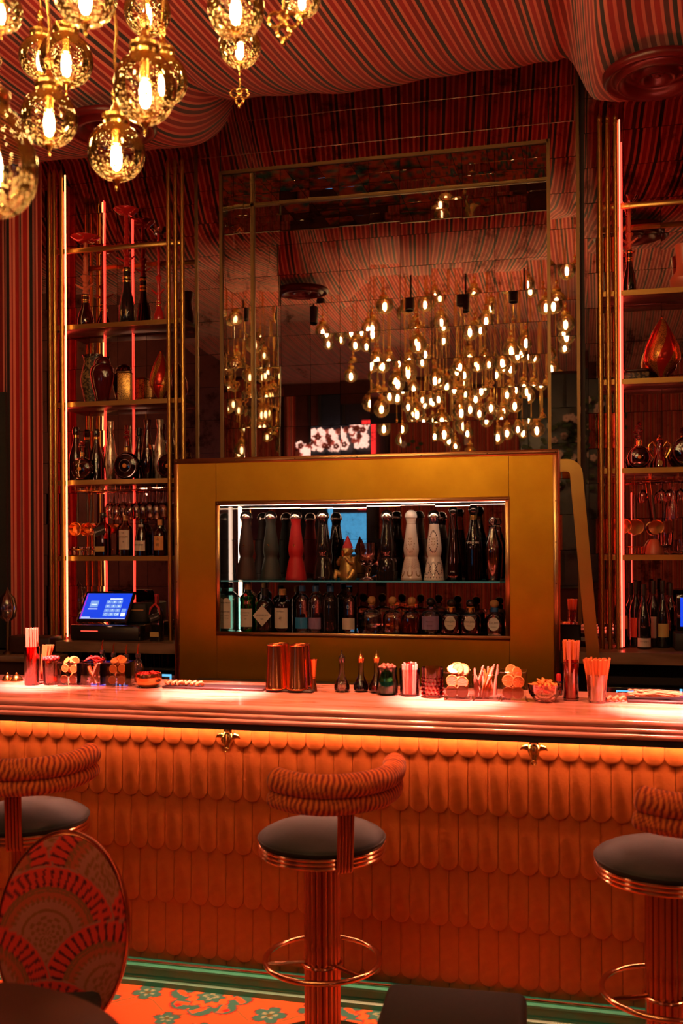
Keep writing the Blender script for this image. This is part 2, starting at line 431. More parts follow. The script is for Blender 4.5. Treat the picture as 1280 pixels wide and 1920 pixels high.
nx, ny = len(gx), len(gy)
fm = bpy.data.meshes.new('floor')
idx = np.arange(nx * ny).reshape(ny, nx)
vv = np.zeros((ny, nx, 3)); vv[:, :, 0] = np.array(gx)[None, :]; vv[:, :, 1] = np.array(gy)[:, None]
ff = np.stack([idx[:-1, :-1], idx[:-1, 1:], idx[1:, 1:], idx[1:, :-1]], -1).reshape(-1, 4)
fm.from_pydata(vv.reshape(-1, 3), [], ff.tolist())
paint(fm, carpet_rgb)
floor = struct('floor', fm, 'carpet', 'orange carpet woven with teal flowers and rosettes')

# ---- ceiling: striped tent fabric hung in swags
XL, XR = -1.80, -.035
def zc(x, y):
    if y > 1.91: z = 3.755 + (.48 if y > 4.3 else .095) * (y - 4.3) ** 2
    else:
        yy = (y - 1.91) % 3.3; c = yy - 1.65
        z = 4.18 + .038 * c * c
    wgt = smooth((XL - x) / .16 + .3) + smooth((x - XR) / .16 + .3)
    f = smooth((y - 2.4) / 1.0)
    z -= .21 * wgt * f
    for c in (XL, XR):                       # gathered folds where two swags meet
        z += .05 * f * math.exp(-((x - c) / .06) ** 2)
    z += .012 * f * sin(x * 23 + 2 * sin(y * 2)) * (.3 + math.exp(-((x - XR) / .2) ** 2))
    z -= .03 * f * math.exp(-((x + 1.05) / .3) ** 2)
    return z
cxs = axis([(-4.9, -2.6, 20), (-2.6, .9, 180), (.9, 3.5, 22)]) + [3.5]
cys = axis([(-4.7, 1.91, 70), (1.91, 5.15, 70)]) + [5.15, 5.3, 5.8]
mb = MB()
for y in cys:
    for x in cxs: mb.v.append((x, y, zc(x, min(y, 5.15)) + (.0 if y <= 5.15 else .1 * (y - 5.15))))
nx = len(cxs)
for j in range(len(cys) - 1):
    for i in range(nx - 1): mb.f.append((j*nx+i, j*nx+i+1, (j+1)*nx+i+1, (j+1)*nx+i))
cm = mb.mesh('ceiling', True, 80)
uv = cm.uv_layers.new(name='UVMap')
vco = np.array(mb.v)
lv = np.empty(len(cm.loops), dtype=np.int32); cm.loops.foreach_get('vertex_index', lv)
nyr = len(cys); G = vco.reshape(nyr, nx, 3); seg = np.hypot(np.diff(G[:, :, 0], axis=1), np.diff(G[:, :, 2], axis=1))
arc = np.concatenate([np.zeros((nyr, 1)), np.cumsum(seg, axis=1)], axis=1); i0 = int(np.argmin(np.abs(np.array(cxs) + .9))); arc = (arc - arc[:, i0:i0+1] - .9).ravel()
pinch = arc - .16 * np.clip(vco[:, 1], 2.5, 6) + .05 * np.exp(-((vco[:, 0] - XR) / .25) ** 2) * np.clip(vco[:, 1] - 3.6, 0, 2)
uvs = np.stack([pinch[lv], vco[lv, 1]], -1); uv.data.foreach_set('uv', uvs.ravel().astype(np.float32))
ceiling = struct('ceiling', cm, 'tent_fabric', 'red, cream and black striped tent fabric draped across the ceiling')

# ---- room shell
struct('wall_left', MB().box(-4.95, -4.85, -4.7, 5.8, 0, 4.6), 'wall_paint')
struct('wall_right', MB().box(3.45, 3.55, -4.7, 5.8, 0, 4.6), 'wall_paint')

# ---- back wall: column with mirrored niche between two shelf bays
xc0, xc1 = X(370, Y_COL, 600), X(1083, Y_COL, 600)
xn0, xn1 = X(416, Y_COL, 600), X(1029, Y_COL, 600)
zn1 = at(640, 303.5, Y_COL).z
zbox = at(686, 851, Y_BOX).z
wb = MB().box(-4.9, 3.5, 5.70, 5.8, 0, 4.6)
wb.box(xc0, xn0, Y_COL + .008, 5.70, .9, 4.5).box(xn1, xc1, Y_COL + .008, 5.70, .9, 4.5).box(xn0, xn1, Y_COL + .008, 5.70, zn1 + .008, 4.5)
wall_back = struct('wall_back', wb, 'black_matte', 'column faced with antique mirror tiles around a deep mirrored niche')
wl = struct('wall_back_left', MB().box(-4.85, xc0, Y_BAY + .008, 5.70, 0, 4.4), 'black_matte', 'antique mirror tiles behind the shelves beside the striped curtain')
wr = struct('wall_back_right', MB().box(xc1, 3.45, Y_BAY + .008, 5.70, 0, 4.4), 'black_matte', 'antique mirror tiles behind the shelves with wine bottles')

tm = bpy.data.meshes.new('tile')
e_, t_ = .004, .006
tm.from_pydata([(-.5,0,-.5),(.5,0,-.5),(.5,0,.5),(-.5,0,.5),(-.5+e_,-t_,-.5+e_),(.5-e_,-t_,-.5+e_),(.5-e_,-t_,.5-e_),(-.5+e_,-t_,.5-e_)], [],
               [(4,5,6,7),(0,1,5,4),(1,2,6,5),(2,3,7,6),(3,0,4,7)])
TM = {}
def tile_mesh(mat):
    if mat not in TM:
        m = tm.copy(); m.materials.append(M[mat]); TM[mat] = m
    return TM[mat]
def edges(a, b, o, p):
    k = math.ceil((a - o) / p + 1e-6); e = [a]
    while o + k * p < b - 1e-6: e.append(o + k * p); k += 1
    e.append(b)
    r = [e[0]]
    for q in e[1:]:
        if q - r[-1] > .012: r.append(q)
    r[-1] = b
    return r
TILT = radians(.40)
def tiles(parent, eu, ev, place, rot, mat, gap=.0009):
    """mirror tiles over a grid of edges; place(u,v) gives the tile's centre"""
    for i in range(len(eu) - 1):
        for j in range(len(ev) - 1):
            u0, u1, v0, v1 = eu[i], eu[i+1], ev[j], ev[j+1]
            o = bpy.data.objects.new('tile', tile_mesh(mat)); COL.objects.link(o); o.parent = parent
            o.location = place((u0+u1)/2, (v0+v1)/2); o.scale = (u1-u0-gap, 1, v1-v0-gap)
            t = Matrix.Rotation(random.gauss(0, TILT), 3, 'X') @ Matrix.Rotation(random.gauss(0, TILT), 3, 'Z')
            o.rotation_euler = (rot.to_matrix() @ t).to_euler()
P = .18
FR = Euler((0, 0, 0)); LW = Euler((0, 0, pi / 2)); RW = Euler((0, 0, -pi / 2)); SOF = Euler((pi / 2, 0, 0))
zrow = at(640, 271.5, Y_COL).z
ZT = 4.25
xcol0 = X(751.6, Y_NICHE, 700); znr = at(867, 730, Y_NICHE).z
# column face
for a, b in ((xc0, xn0), (xn1, xc1)):
    tiles(wall_back, [a + .004, b - .004], edges(1.2, ZT, zrow, P), lambda u, v: (u, Y_COL, v), FR, 'antique_mirror')
tiles(wall_back, edges(xn0, xn1, xcol0, P), edges(zn1 + .004, ZT, zrow, P), lambda u, v: (u, Y_COL, v), FR, 'antique_mirror')
# niche back, sides, soffit
tiles(wall_back, edges(xn0, xn1, xcol0, P), edges(zbox - .25, zn1, znr, P), lambda u, v: (u, Y_NICHE, v), FR, 'antique_mirror')
for xs, rt in ((xn0, LW), (xn1, RW)):
    sg = 1 if rt is LW else -1
    tiles(wall_back, edges(Y_COL + .01, Y_NICHE - .008, Y_NICHE, .17), edges(zbox - .25, zn1, znr, P), lambda u, v, xs=xs, sg=sg: (xs + .001 * sg, u, v), rt, 'antique_mirror')
tiles(wall_back, edges(xn0, xn1, xcol0, P), edges(Y_COL + .01, Y_NICHE - .008, Y_NICHE, .17), lambda u, v: (u, v, zn1 - .001), SOF, 'antique_mirror')
# bays
xb0 = -3.12
tiles(wl, edges(xb0, xc0 - .005, xc0, P), edges(1.05, 4.05, zrow - .02, P), lambda u, v: (u, Y_BAY, v), FR, 'bay_mirror')
tiles(wr, edges(xc1 + .006, 1.25, xc1 + .05, P), edges(1.05, 4.05, zrow - .02, P), lambda u, v: (u, Y_BAY, v), FR, 'bay_mirror')
# trims
def bar(parent, x0, x1, y0, y1, z0, z1, mat='brass_dark', name='trim'): return link(name, MB().box(x0, x1, y0, y1, z0, z1), mat, parent)
g = .008
bar(wall_back, xn0 - g, xn0 + g, Y_COL - .014, Y_COL + .0, 1.25, zn1 + g); bar(wall_back, xn1 - g, xn1 + g, Y_COL - .014, Y_COL, 1.25, zn1 + g)
bar(wall_back, xn0, xn1, Y_COL - .014, Y_COL, zn1 - g, zn1 + g)
bar(wall_back, xn0 + .001, xn0 + .018, Y_NICHE - .02, Y_NICHE - .006, 1.25, zn1); bar(wall_back, xn0, xn1, Y_NICHE - .02, Y_NICHE - .006, zn1 - .016, zn1 - .002, 'brass_dark')
bar(wall_back, xc0 - .008, xc0 + .006, Y_COL - .016, Y_BAY, 1.2, 4.2); bar(wall_back, xc1 - .006, xc1 + .010, Y_COL - .016, Y_BAY, 1.2, 4.2)
pr('glint_metal', (.75,.62,.52), .25, 1)  # bright bars added to imitate light catching the tile bevels
for q in range(-1, 5):
    zz = zrow + q * P
    if zz > zn1 + .02: bar(wall_back, xc0 + .006, xc1 - .006, Y_COL - .0085, Y_COL - .001, zz - .0012, zz + .0012, 'glint_metal', 'glint_strip')
bar(wall_back, xc1 + .012, xc1 + .034, Y_COL + .04, Y_BAY, 1.2, 4.2, 'black_matte')

# ---- front (behind the camera) wall of the room, seen in the mirrors
def curtain_mesh(x0, x1, y, z0, z1, amp=.03, wl_=.16, n=240, tilt=0):
    mb = MB(); us = []; L = 0; last = None
    for i in range(n + 1):
        x = x0 + (x1 - x0) * i / n; yy = y + amp * sin(2 * pi * x / wl_ + .8 * sin(x * 7)) + tilt * (x - x0)
        if last: L += math.hypot(x - last[0], yy - last[1])
        last = (x, yy); us.append(L)
        for z in (z0, (z0 + z1) / 2, z1): mb.v.append((x, yy, z))
    for i in range(n):
        for k in range(2): mb.f.append((i*3+k, (i+1)*3+k, (i+1)*3+k+1, i*3+k+1))
    me = mb.mesh('curtain', True, 80); uv = me.uv_layers.new(name='UVMap')
    for l in me.loops: uv.data[l.index].uv = (us[l.vertex_index // 3], 0)
    return me
struct('wall_front', MB().box(-4.95, 3.55, -4.8, -4.7, 0, 4.6), 'wall_paint')
for x0, x1, l in ((-4.8, -4.58, 'corner'), (-2.9, -.9, 'middle'), (.4, 3.4, 'door side')):
    tag(link('curtain', curtain_mesh(x0, x1, -4.55, .05, 4.2, .04, .2, 120), 'curtain_fabric'), f'striped full-height curtain at the {l} of the wall opposite the bar, seen in mirrors', 'curtain', 'curtains opposite the bar')
for n_, (x0, x1, z0, z1) in enumerate(((-4.35, -2.95, 1.0, 4.0), (-.9, .4, 1.0, 4.0))):
    o = struct(f'window_{n_+1}', MB().box(x0, x1, -4.68, -4.62, z0, z1), 'navy_window')
    for q in range(3): link('mullion', MB().box(x0 + (x1-x0)*q/2 - .02, x0 + (x1-x0)*q/2 + .02, -4.62, -4.58, z0, z1), 'black_matte', o)

# ================================================================== BAR
bar_front = thing('bar_counter', 'bar front clad in overlapping orange leather scallops above a teal skirting', 'bar', (0, 0, 0))
link('carcass', MB().box(-3.2, 1.5, Y_PANEL + .004, 3.93, 0, .973), 'dark_wood', bar_front)
TW, TP = .068, .195
zb0 = Zp(551, 1407, 3.425)
hw = TW / 2 - .0006
out = [(hw, .24), (-hw, .24)] + [(-hw * cos(a), hw - hw * sin(a)) for a in [pi * i / 10 for i in range(0, 11)]]
mbt = MB(); n = len(out)
cxo, czo = 0, .12
def inset(p, d):
    sx_ = (hw - d) / hw; z = p[1]
    if z < hw: z = hw - (hw - z) * sx_
    return (p[0] * sx_, z)
L0 = [(x, 0, z) for x, z in out]; L1 = [(x, -.005, z) for x, z in out]; L2 = [(a, -.0075, b) for a, b in (inset(p, .006) for p in out)]
mbt.v = L0 + L1 + L2
for i in range(n):
    j = (i + 1) % n
    mbt.f += [(i, i + n, j + n, j), (i + n, i + 2*n, j + 2*n, j + n)]
mbt.f.append(tuple(2*n + i for i in range(n)))
tme = mbt.mesh('tile', True, 60); tme.materials.append(M['leather_orange'])
mbt0 = MB(); mbt0.f = mbt.f; mbt0.v = [(x, y, min(z, .070)) for x, y, z in mbt.v]
tme0 = mbt0.mesh('tile', True, 60); tme0.materials.append(M['leather_orange'])
rest = MB()
x0t = X(538, 3.425, 1400)          # seam position of the top row
c = 0
ncol0, ncol1 = -27, 23
for r in range(6):
    for k in range(-36, 32):
        x = x0t + (k + (.5 if r % 2 == 0 else 0)) * TW; z = zb0 - r * TP
        if x < -3.15 or x > 1.45: continue
        loc = (x, Y_PANEL - .006, z); tilt = -.040; sz = .30 if r == 0 else 1.0
        if ncol0 <= k < ncol1 and z > -.2:
            o = bpy.data.objects.new('tile', tme); COL.objects.link(o); o.parent = bar_front; o.location = loc; o.rotation_euler = (tilt, 0, 0); c += 1
            if r == 0: o.data = tme0
        else:
            s0 = len(rest.v); rest.add(mbt0.v if r == 0 else mbt.v, mbt.f); rest.xform(Matrix.Translation(loc) @ Matrix.Rotation(tilt, 4, 'X'), s0)
ro = link('scallop_cladding', rest.mesh('scallop_cladding', True, 60), 'leather_orange', bar_front); ro['kind'] = 'stuff'
prof = [(3.455, 0), (3.372, 0), (3.372, .018), (3.382, .024), (3.382, .030), (3.388, .034), (3.388, .058), (3.378, .063), (3.378, .070), (3.40, .076), (3.455, .076)]
link('skirting', MB().prism_x(prof, -3.2, 1.5), 'teal_paint', bar_front)
link('skirting_bead', MB().tube([(-3.2, 3.398, .079), (1.5, 3.398, .079)], .005), 'rose_brass', bar_front)
link('light_strip', MB().box(-3.2, 1.5, 3.404, 3.411, .967, .972), 'led_amber', bar_front)
# worktop
bt = thing('marble_worktop', 'pink veined marble bar top with a triple ridged edge', 'bar top')
pf = [(3.95, Z_BAR - .04), (3.95, Z_BAR), (Y_BARF + .03, Z_BAR)]
def bull(yc, zc_, r, a0, a1, n=6): return [(yc - r * sin(a0 + (a1-a0)*i/n), zc_ + r * cos(a0 + (a1-a0)*i/n)) for i in range(n + 1)]
pf += bull(Y_BARF + .026, Z_BAR - .016, .016, 0, pi * .9)
pf += bull(Y_BARF + .016, Z_BAR - .0375, .0105, pi * .12, pi * .88)
pf += bull(Y_BARF + .010, Z_BAR - .0545, .0098, pi * .12, pi * .9)
pf += [(Y_BARF + .02, Z_BAR - .065), (3.95, Z_BAR - .065)]
link('slab', MB().prism_x(pf, -3.25, 1.55).mesh('slab', True, 35), 'marble', bt)
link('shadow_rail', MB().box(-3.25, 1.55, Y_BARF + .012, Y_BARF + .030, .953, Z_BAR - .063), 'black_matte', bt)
link('back_ledge', MB().box(-3.25, 1.55, 3.95, 4.00, .93, Z_BAR - .015), 'dark_wood', bt)

# bag hooks: brass animal heads
def bag_hook(px, py, label):
    p = at(px, py, 3.40); s = .062 / .062
    t = thing('bag_hook', label, 'hook', (p.x, 3.415, p.z), 0, 'brass animal head hooks')
    hd = MB(); hd.lathe([(.004,-.030),(.0085,-.027),(.011,-.018),(.015,-.006),(.020,.008),(.021,.020),(.015,.032),(.006,.036)], 16, sy=.9); hd.xform(Matrix.Translation((0,-.022,0)) @ Matrix.Rotation(radians(-12), 4, 'X'))
    link('head', hd, 'gold', t)
    for sg in (-1, 1):
        e = MB(); e.tube([(sg*.014,-.02,.014),(sg*.026,-.022,.019),(sg*.038,-.02,.017),(sg*.046,-.018,.010)], [.009,.010,.007,.001], 8)
        for i in range(len(e.v)): x,y,z = e.v[i]; e.v[i] = (x, y*.6-.008, z)
        link('ear', e, 'gold', t)
        link('brow', MB().tube([(sg*.013,-.036,.018),(sg*.016,-.038,.008),(sg*.010,-.040,-.006)], [.003,.004,.002], 6), 'gold', t)
    link('blaze', MB().tube([(0,-.041,.026),(0,-.047,.012),(0,-.046,-.008)], [.004,.0055,.003], 8), 'gold', t)
    link('nose_ring', MB().tube([(.0075*cos(a),-.036,-.028+.0075*sin(a)) for a in [2*pi*i/14 for i in range(14)]], .0024, 6, True), 'gold', t)
    mn = MB()
    for q in (-1, 0, 1): mn.tube([(q*.010,-.022,.026),(q*.011,-.016,.06)], .0055, 8)
    for k in range(6): mn.tube([(-.016,-.02,.032+k*.005),(.016,-.02,.032+k*.005)], .0028, 6)
    link('mane', mn, 'gold', t)
bag_hook(428, 1389, 'brass animal head hook under the bar top, nearer the copper shakers')
bag_hook(1001, 1412, 'brass animal head hook under the bar top above the dark cushion, between two stools')

# ================================================================== STOOLS
def zebra(co):
    th = co[:, 3] if co.shape[1] > 3 else np.arctan2(co[:, 0], -co[:, 1])
    n = len(co); z = co[:, 2]
    ph = th * 105 + 2.2 * np.sin(th * 9 + z * 60) + 2.0 * np.abs(((z * 34 + .9 * np.sin(th * 5)) % 2) - 1) * np.sin(th * 3.1 + 1)
    f = np.clip((np.sin(ph) + .15) * 2.2 + .5, 0, 1)
    return mixc(np.tile(np.array([.32, .024, .007]), (n, 1)), (.95, .22, .03), f)
def stool(px, rot, label):
    Ys = 3.03
    t = thing('bar_stool', label, 'bar stool', (X(px, Ys, 1560), Ys, 0), rot, 'bar stools along the bar')
    link('base', MB().lathe([(.0, 0), (.23, 0), (.232, .006), (.225, .012), (.07, .022), (.0, .022)], 48), 'stool_metal', t)
    for k in range(18):
        a = 2 * pi * k / 18
        col = link('flute', flute, None, t, (.0475 * cos(a), .0475 * sin(a), 0))
    link('column_core', MB().lathe([(.040, .02), (.040, .665)], 18), 'brass_dark', t)
    for k in range(3):
        link('seat_ring', MB().tube([(.196 * cos(a), .196 * sin(a), .655 + k * .0125) for a in [2*pi*i/64 for i in range(64)]], .0062, 8, True), 'rose_brass', t)
    link('seat_pan', MB().lathe([(.0,.648),(.19,.648),(.19,.688),(.0,.688)], 48), 'brass_dark', t)
    link('seat', MB().lathe([(.0,.684),(.196,.684),(.2005,.692),(.199,.700),(.190,.709),(.165,.722),(.12,.737),(.06,.746),(.0005,.749)], 64), 'seat_leather', t)
    link('seat_piping', MB().tube([(.1985 * cos(a), .1985 * sin(a), .697) for a in [2*pi*i/64 for i in range(64)]], .0035, 6, True), 'seat_leather', t)
    # footrest
    fr = link('foot_ring', MB().tube([(.18 * cos(a), .18 * sin(a), .31) for a in [2*pi*i/64 for i in range(64)]], .0085, 10, True), 'rose_brass', t)
    link('column_collar', MB().tube([(.062 * cos(a), .062 * sin(a), .30) for a in [2*pi*i/32 for i in range(32)]], .005, 8, True), 'rose_brass', t)
    for a in (radians(52), radians(172), radians(292)):
        link('spoke', MB().tube([(.055 * cos(a), .055 * sin(a), .305), (.18 * cos(a), .18 * sin(a), .31)], .006, 8), 'rose_brass', t)
    # back: post of five bars and two curved fur rolls (towards -y)
    for k in range(5):
        x = (k - 2) * .0105
        link('post_bar', MB().tube([(x, -.204, .645), (x, -.212, .66), (x, -.220, .78), (x, -.226, .90)], .0055, 8), 'stool_metal', t)
    for zz, rr, R, aw in ((.850, .029, .228, 70), (.906, .036, .230, 68)):
        mb = MB(); n = 150; pts = []; rad = []
        for i in range(n + 1):
            a = radians(9 - aw + 2 * aw * i / n); u = abs(2 * i / n - 1)
            pts.append((R * sin(a), -R * cos(a), zz + .018 * u ** 3)); e = min(i, n - i) / 5
            rad.append(rr * (sqrt(max(0.02, 1 - max(0, 1 - e) ** 2))) * (1 + .02 * sin(i * 1.7)))
        mb.tube(pts, rad, 22)
        link('back_roll', paint(mb.mesh('roll', True, 70), zebra), 'zebra_velvet', t)
    return t
flute = MB().tube([(0,0,.015),(0,0,.66)], .0098, 8).mesh('flute'); flute.materials.append(M['stool_metal'])
stool(603, radians(13.6 + 20), 'bar stool with fluted brass column and dark seat before the middle of the bar')
stool(54, radians(13.6 + 5), 'bar stool with zebra fur back, behind the patterned oval chair')
stool(1246, radians(13.6 + 22), 'bar stool with zebra fur back cut by the picture edge opposite the oval chair')

# ================================================================== FOREGROUND FURNITURE
# oval backed chair
def fan_rgb(co):
    x, z = co[:, 0], co[:, 2]; n = len(x)
    rgb = np.tile(np.array([.46, .055, .03]), (n, 1)); done = np.zeros(n, bool)
    R = .186; sx_, sz_ = .34, .15
    red, pink, olive, dark, org = (.90,.05,.025), (.55,.17,.10), (.34,.11,.03), (.12,.012,.015), (.62,.10,.035)
    best = np.full(n, -1e9); rr = np.zeros(n); tt = np.zeros(n)
    for j in range(-4, 6):
        for i in range(-3, 4):
            cxx = -.04 + (i + (.5 if j % 2 else 0)) * sx_; czz = .0 + j * sz_
            d = np.hypot(x - cxx, z - czz); m = (d < R) & (-czz > best)
            best[m] = -czz; rr[m] = d[m] / R; tt[m] = np.arctan2(x[m] - cxx, z[m] - czz)
    def ring(a, b, c): 
        m = (rr >= a) & (rr < b); rgb[m] = c; return m
    ring(0, .10, pink); ring(.10, .34, pink); ring(.34, .38, olive); ring(.38, .52, pink); ring(.52, .66, org); ring(.62, .65, olive); ring(.66, .70, olive); ring(.70, 1, red)
    m = (rr > .02) & (rr < .28) & (np.sin(tt * 8) * np.cos(rr * 60) > .1); rgb[m] = olive
    m = (rr > .48) & (rr < .56) & (np.sin(tt * 40) > .2); rgb[m] = olive
    ph = np.abs(((tt * 7.2) % 1) - .5)
    wd = .10 + .10 * np.abs((rr - .82) / .12)
    m = (rr > .70) & (rr < .94) & (ph < wd); rgb[m] = dark
    ring(.975, 1.01, pink)
    return rgb
chair_yaw = radians(14)
pc = atz(118, 1570, .86); dch = 2.62
cp = at(120, 1700, 2.50)
ch = thing('side_chair', 'side chair with an oval back in red fan-patterned fabric and brass edge', 'chair', (cp.x, 2.50, 0), radians(18))
RXc, RZc, ZC0 = .172, .265, .545
mb = MB(); nr, ns = 70, 150
for sgn, y0 in ((-1, -.022), (1, .022)):
    base = len(mb.v)
    for i in range(nr + 1):
        f = i / nr
        for k in range(ns):
            a = 2 * pi * k / ns
            mb.v.append((RXc * f * cos(a), y0 * (1 + .5 * sqrt(max(0, 1 - f ** 3))) , RZc * f * sin(a)))
    for i in range(nr):
        for k in range(ns):
            k2 = (k + 1) % ns; q = (base+i*ns+k, base+i*ns+k2, base+(i+1)*ns+k2, base+(i+1)*ns+k)
            mb.f.append(q)
me = mb.mesh('b', True, 60)
link('backrest', paint(me, fan_rgb), 'chair_fabric', ch, (0, 0, ZC0), (radians(-6), 0, 0))
rim = MB().tube([(1.012 * RXc * cos(a), 0, 1.009 * RZc * sin(a)) for a in [2*pi*i/80 for i in range(80)]], .008, 10, True)
for i in range(len(rim.v)): rim.v[i] = (rim.v[i][0], rim.v[i][1] * 3, rim.v[i][2])
link('back_frame', rim, 'stool_metal', ch, (0, 0, ZC0), (radians(-6), 0, 0)); link('back_stem', MB().tube([(0, -.03, .36), (0, .0, ZC0 - RZc + .01)], .014, 8), 'stool_metal', ch)
link('seat', bevelbox(-.11, .11, -.30, -.03, .34, .40, .025, 3), 'dark_upholstery', ch)
for sx_, sy_ in ((-.09,-.06),(.09,-.06),(-.09,-.27),(.09,-.27)): link('leg', MB().lathe([(.010,0),(.018,.34)], 10, (sx_, sy_, 0)), 'rose_brass', ch)
# dark round table
pts = [atz(0, 1838, .74), atz(120, 1856, .74), atz(225, 1915, .74)]
(ax, ay), (bx, by), (cx_, cy_) = [(p.x, p.y) for p in pts]
D_ = 2 * (ax*(by-cy_) + bx*(cy_-ay) + cx_*(ay-by))
ux = ((ax*ax+ay*ay)*(by-cy_) + (bx*bx+by*by)*(cy_-ay) + (cx_*cx_+cy_*cy_)*(ay-by)) / D_
uy = ((ax*ax+ay*ay)*(cx_-bx) + (bx*bx+by*by)*(ax-cx_) + (cx_*cx_+cy_*cy_)*(bx-ax)) / D_
tr = math.hypot(ax - ux, ay - uy)
tb = thing('round_table', 'black round table top in the near corner beside the oval chair', 'table', (ux, uy, 0))
link('tabletop', MB().lathe([(.0,.712),(tr-.01,.712),(tr,.722),(tr,.734),(tr-.008,.74),(.0,.74)], 64), 'table_black', tb)
link('pedestal', MB().lathe([(.03,.02),(.03,.712)], 16), 'table_black', tb); link('base', MB().lathe([(.0,0),(.24,0),(.24,.012),(.03,.022),(.0,.022)], 40), 'table_black', tb)
# dark square stool
c0, c1, c2, c3 = atz(735, 1838, .50), atz(980, 1857, .50), atz(680, 1922, .50), atz(985, 1935, .50)
ang = atan2(c1.y - c0.y, c1.x - c0.x); wdt = (c1 - c0).length
st = thing('square_stool', 'low square seat in dark green upholstery, close to the camera', 'stool', ((c0.x+c1.x)/2, (c0.y+c1.y)/2, 0), ang)
bm_ = bevelbox(-wdt/2 - .01, wdt/2 + .01, -.42, 0, .40, .50, .022, 3)
link('cushion', bm_, 'dark_upholstery', st); link('frame', MB().box(-wdt/2+.01, wdt/2-.01, -.40, -.02, .36, .40), 'dark_wood', st)
for sx_ in (-1, 1):
    for y in (-.38, -.04): link('leg', MB().lathe([(.012,0),(.02,.36)], 10, (sx_*(wdt/2-.03), y, 0)), 'dark_wood', st)

# ================================================================== BACK BAR
ZC = 1.09
xbx0, xbx1 = X(327, Y_BOX, 1000), X(1047, Y_BOX, 1000)
# counters
for nm, x0, x1, lab in (('a', -3.16, xbx0 - .004, 'stone back counter under the shelves with the till'), ('b', xbx1 + .004, 1.4, 'stone back counter under the wine bottles')):
    o = thing('back_counter', lab, 'counter', (0, 0, 0), 0, 'back counters')
    xf, xk = (X(104, 4.9, 1205), -2.945) if nm == 'a' else (x0, xc1 + .036)
    yk = 5.045 if nm == 'a' else 5.128; xe = xc0 - .012
    ol = [(xf, Y_CTR), (x1, Y_CTR), (x1, 5.128), (xe, 5.128), (xe, 5.27), (xk, 5.27), (xk, yk), (xf, yk)] if nm == 'a' else [(xf, Y_CTR), (x1, Y_CTR), (x1, 5.27), (xk, 5.27), (xk, yk), (xf, yk)]
    link('slab', MB().prism_z(ol, ZC - .055, ZC), 'counter_stone', o)
    link('cabinet', MB().box(max(x0, xk), min(x1, xe) if nm == 'a' else x1, Y_CTR + .16, 5.27, .1, ZC - .15), 'black_matte', o)
    link('back_panel', MB().box(max(x0, xk), min(x1, xe) if nm == 'a' else x1, 5.20, 5.27, ZC - .15, ZC - .055), 'black_matte', o)
# under-counter fridges with lit seams
for nm, x0, x1, lab in (('a', X(222, 4.95), xbx0 - .01, 'black under-counter fridge with a blue lit panel, beside the brass cabinet'), ('b', X(1135, 4.95), .95, 'black under-counter fridge with teal and blue lit edges below the wine bottles')):
    o = thing('fridge', lab, 'fridge', (0, 0, 0), 0)
    link('body', bevelbox(x0, x1, 4.97, 5.05, .1, ZC - .17, .008), 'black_gloss', o)
    if nm == 'a':
        a = at(304, 1264, 4.965); b = at(321, 1278, 4.965)
        link('display_edge', MB().box(a.x, b.x, 4.962, 4.968, a.z - .012, a.z), 'fridge_blue', o); link('display_edge', MB().box(b.x - .008, b.x, 4.962, 4.968, b.z - .05, a.z), 'fridge_blue', o)
    else:
        a = at(1155, 1294, 4.965); b = at(1270, 1300, 4.965)
        link('lit_edge', MB().box(a.x, b.x, 4.962, 4.968, a.z - .007, a.z), 'fridge_blue', o)
        link('lit_edge', MB().box(b.x - .007, b.x, 4.962, 4.968, a.z - .09, a.z), 'fridge_blue', o); link('lit_edge', MB().box(a.x, a.x + .005, 4.962, 4.968, a.z - .06, a.z), 'fridge_blue', o)
        c = at(1279, 1300, 4.965); link('lit_bar', MB().box(c.x - .012, c.x, 4.962, 4.968, c.z - .06, c.z + .02), 'fridge_blue', o)
        link('vent', MB().box(x0 + .01, x1 - .01, 4.95, 4.97, ZC - .155, ZC - .12), 'black_rubber', o)
# dark side cabinet in the corner
o = thing('side_cabinet', 'dark wooden cabinet in the corner below the striped curtain', 'cabinet')
link('body', MB().box(-3.9, X(103, 4.82, 1200), 4.82, 5.04, 0, .985), 'dark_wood', o); link('top', bevelbox(-3.92, X(104, 4.81, 1200), 4.79, 5.05, .985, 1.02, .006), 'counter_stone', o)
tag(link('storage_box', bevelbox(X(14, 4.9), X(98, 4.9), 4.87, 5.0, 1.0202, 1.115, .012), 'dark_wood'), 'dark brown box lying on the corner cabinet', 'box')

# ---- brass display cabinet
cab = thing('display_cabinet', 'large brass-clad display cabinet with a lit bottle window', 'cabinet')
ztop = at(686, 851.5, Y_BOX).z; zw1 = at(680, 937, Y_BOX).z; zw0 = at(680, 1195, Y_BOX).z
xw0, xw1 = X(406, Y_BOX, 1060), X(954, Y_BOX, 1060)
YB1 = 5.10; th = .012; zbot = .80
link('panel_top', MB().box(xw0, xw1, Y_BOX, Y_BOX + th, zw1, ztop), 'brass_panel', cab)
link('panel_bottom', MB().box(xw0, xw1, Y_BOX, Y_BOX + th, zbot, zw0), 'brass_panel', cab)
link('panel_side', MB().box(xbx0, xw0 - .002, Y_BOX, Y_BOX + th, zbot, ztop), 'brass_panel', cab)
link('panel_side', MB().box(xw1 + .002, xbx1, Y_BOX, Y_BOX + th, zbot, ztop), 'brass_panel', cab)
link('lid', MB().box(xbx0, xbx1, Y_BOX + th, YB1 + .04, ztop - .012, ztop), 'brass_panel', cab)
for x in (xbx0, xbx1 - .012): link('flank', MB().box(x, x + .012, Y_BOX + th, YB1 + .04, zbot, ztop - .012), 'brass_panel', cab)
tw = .022
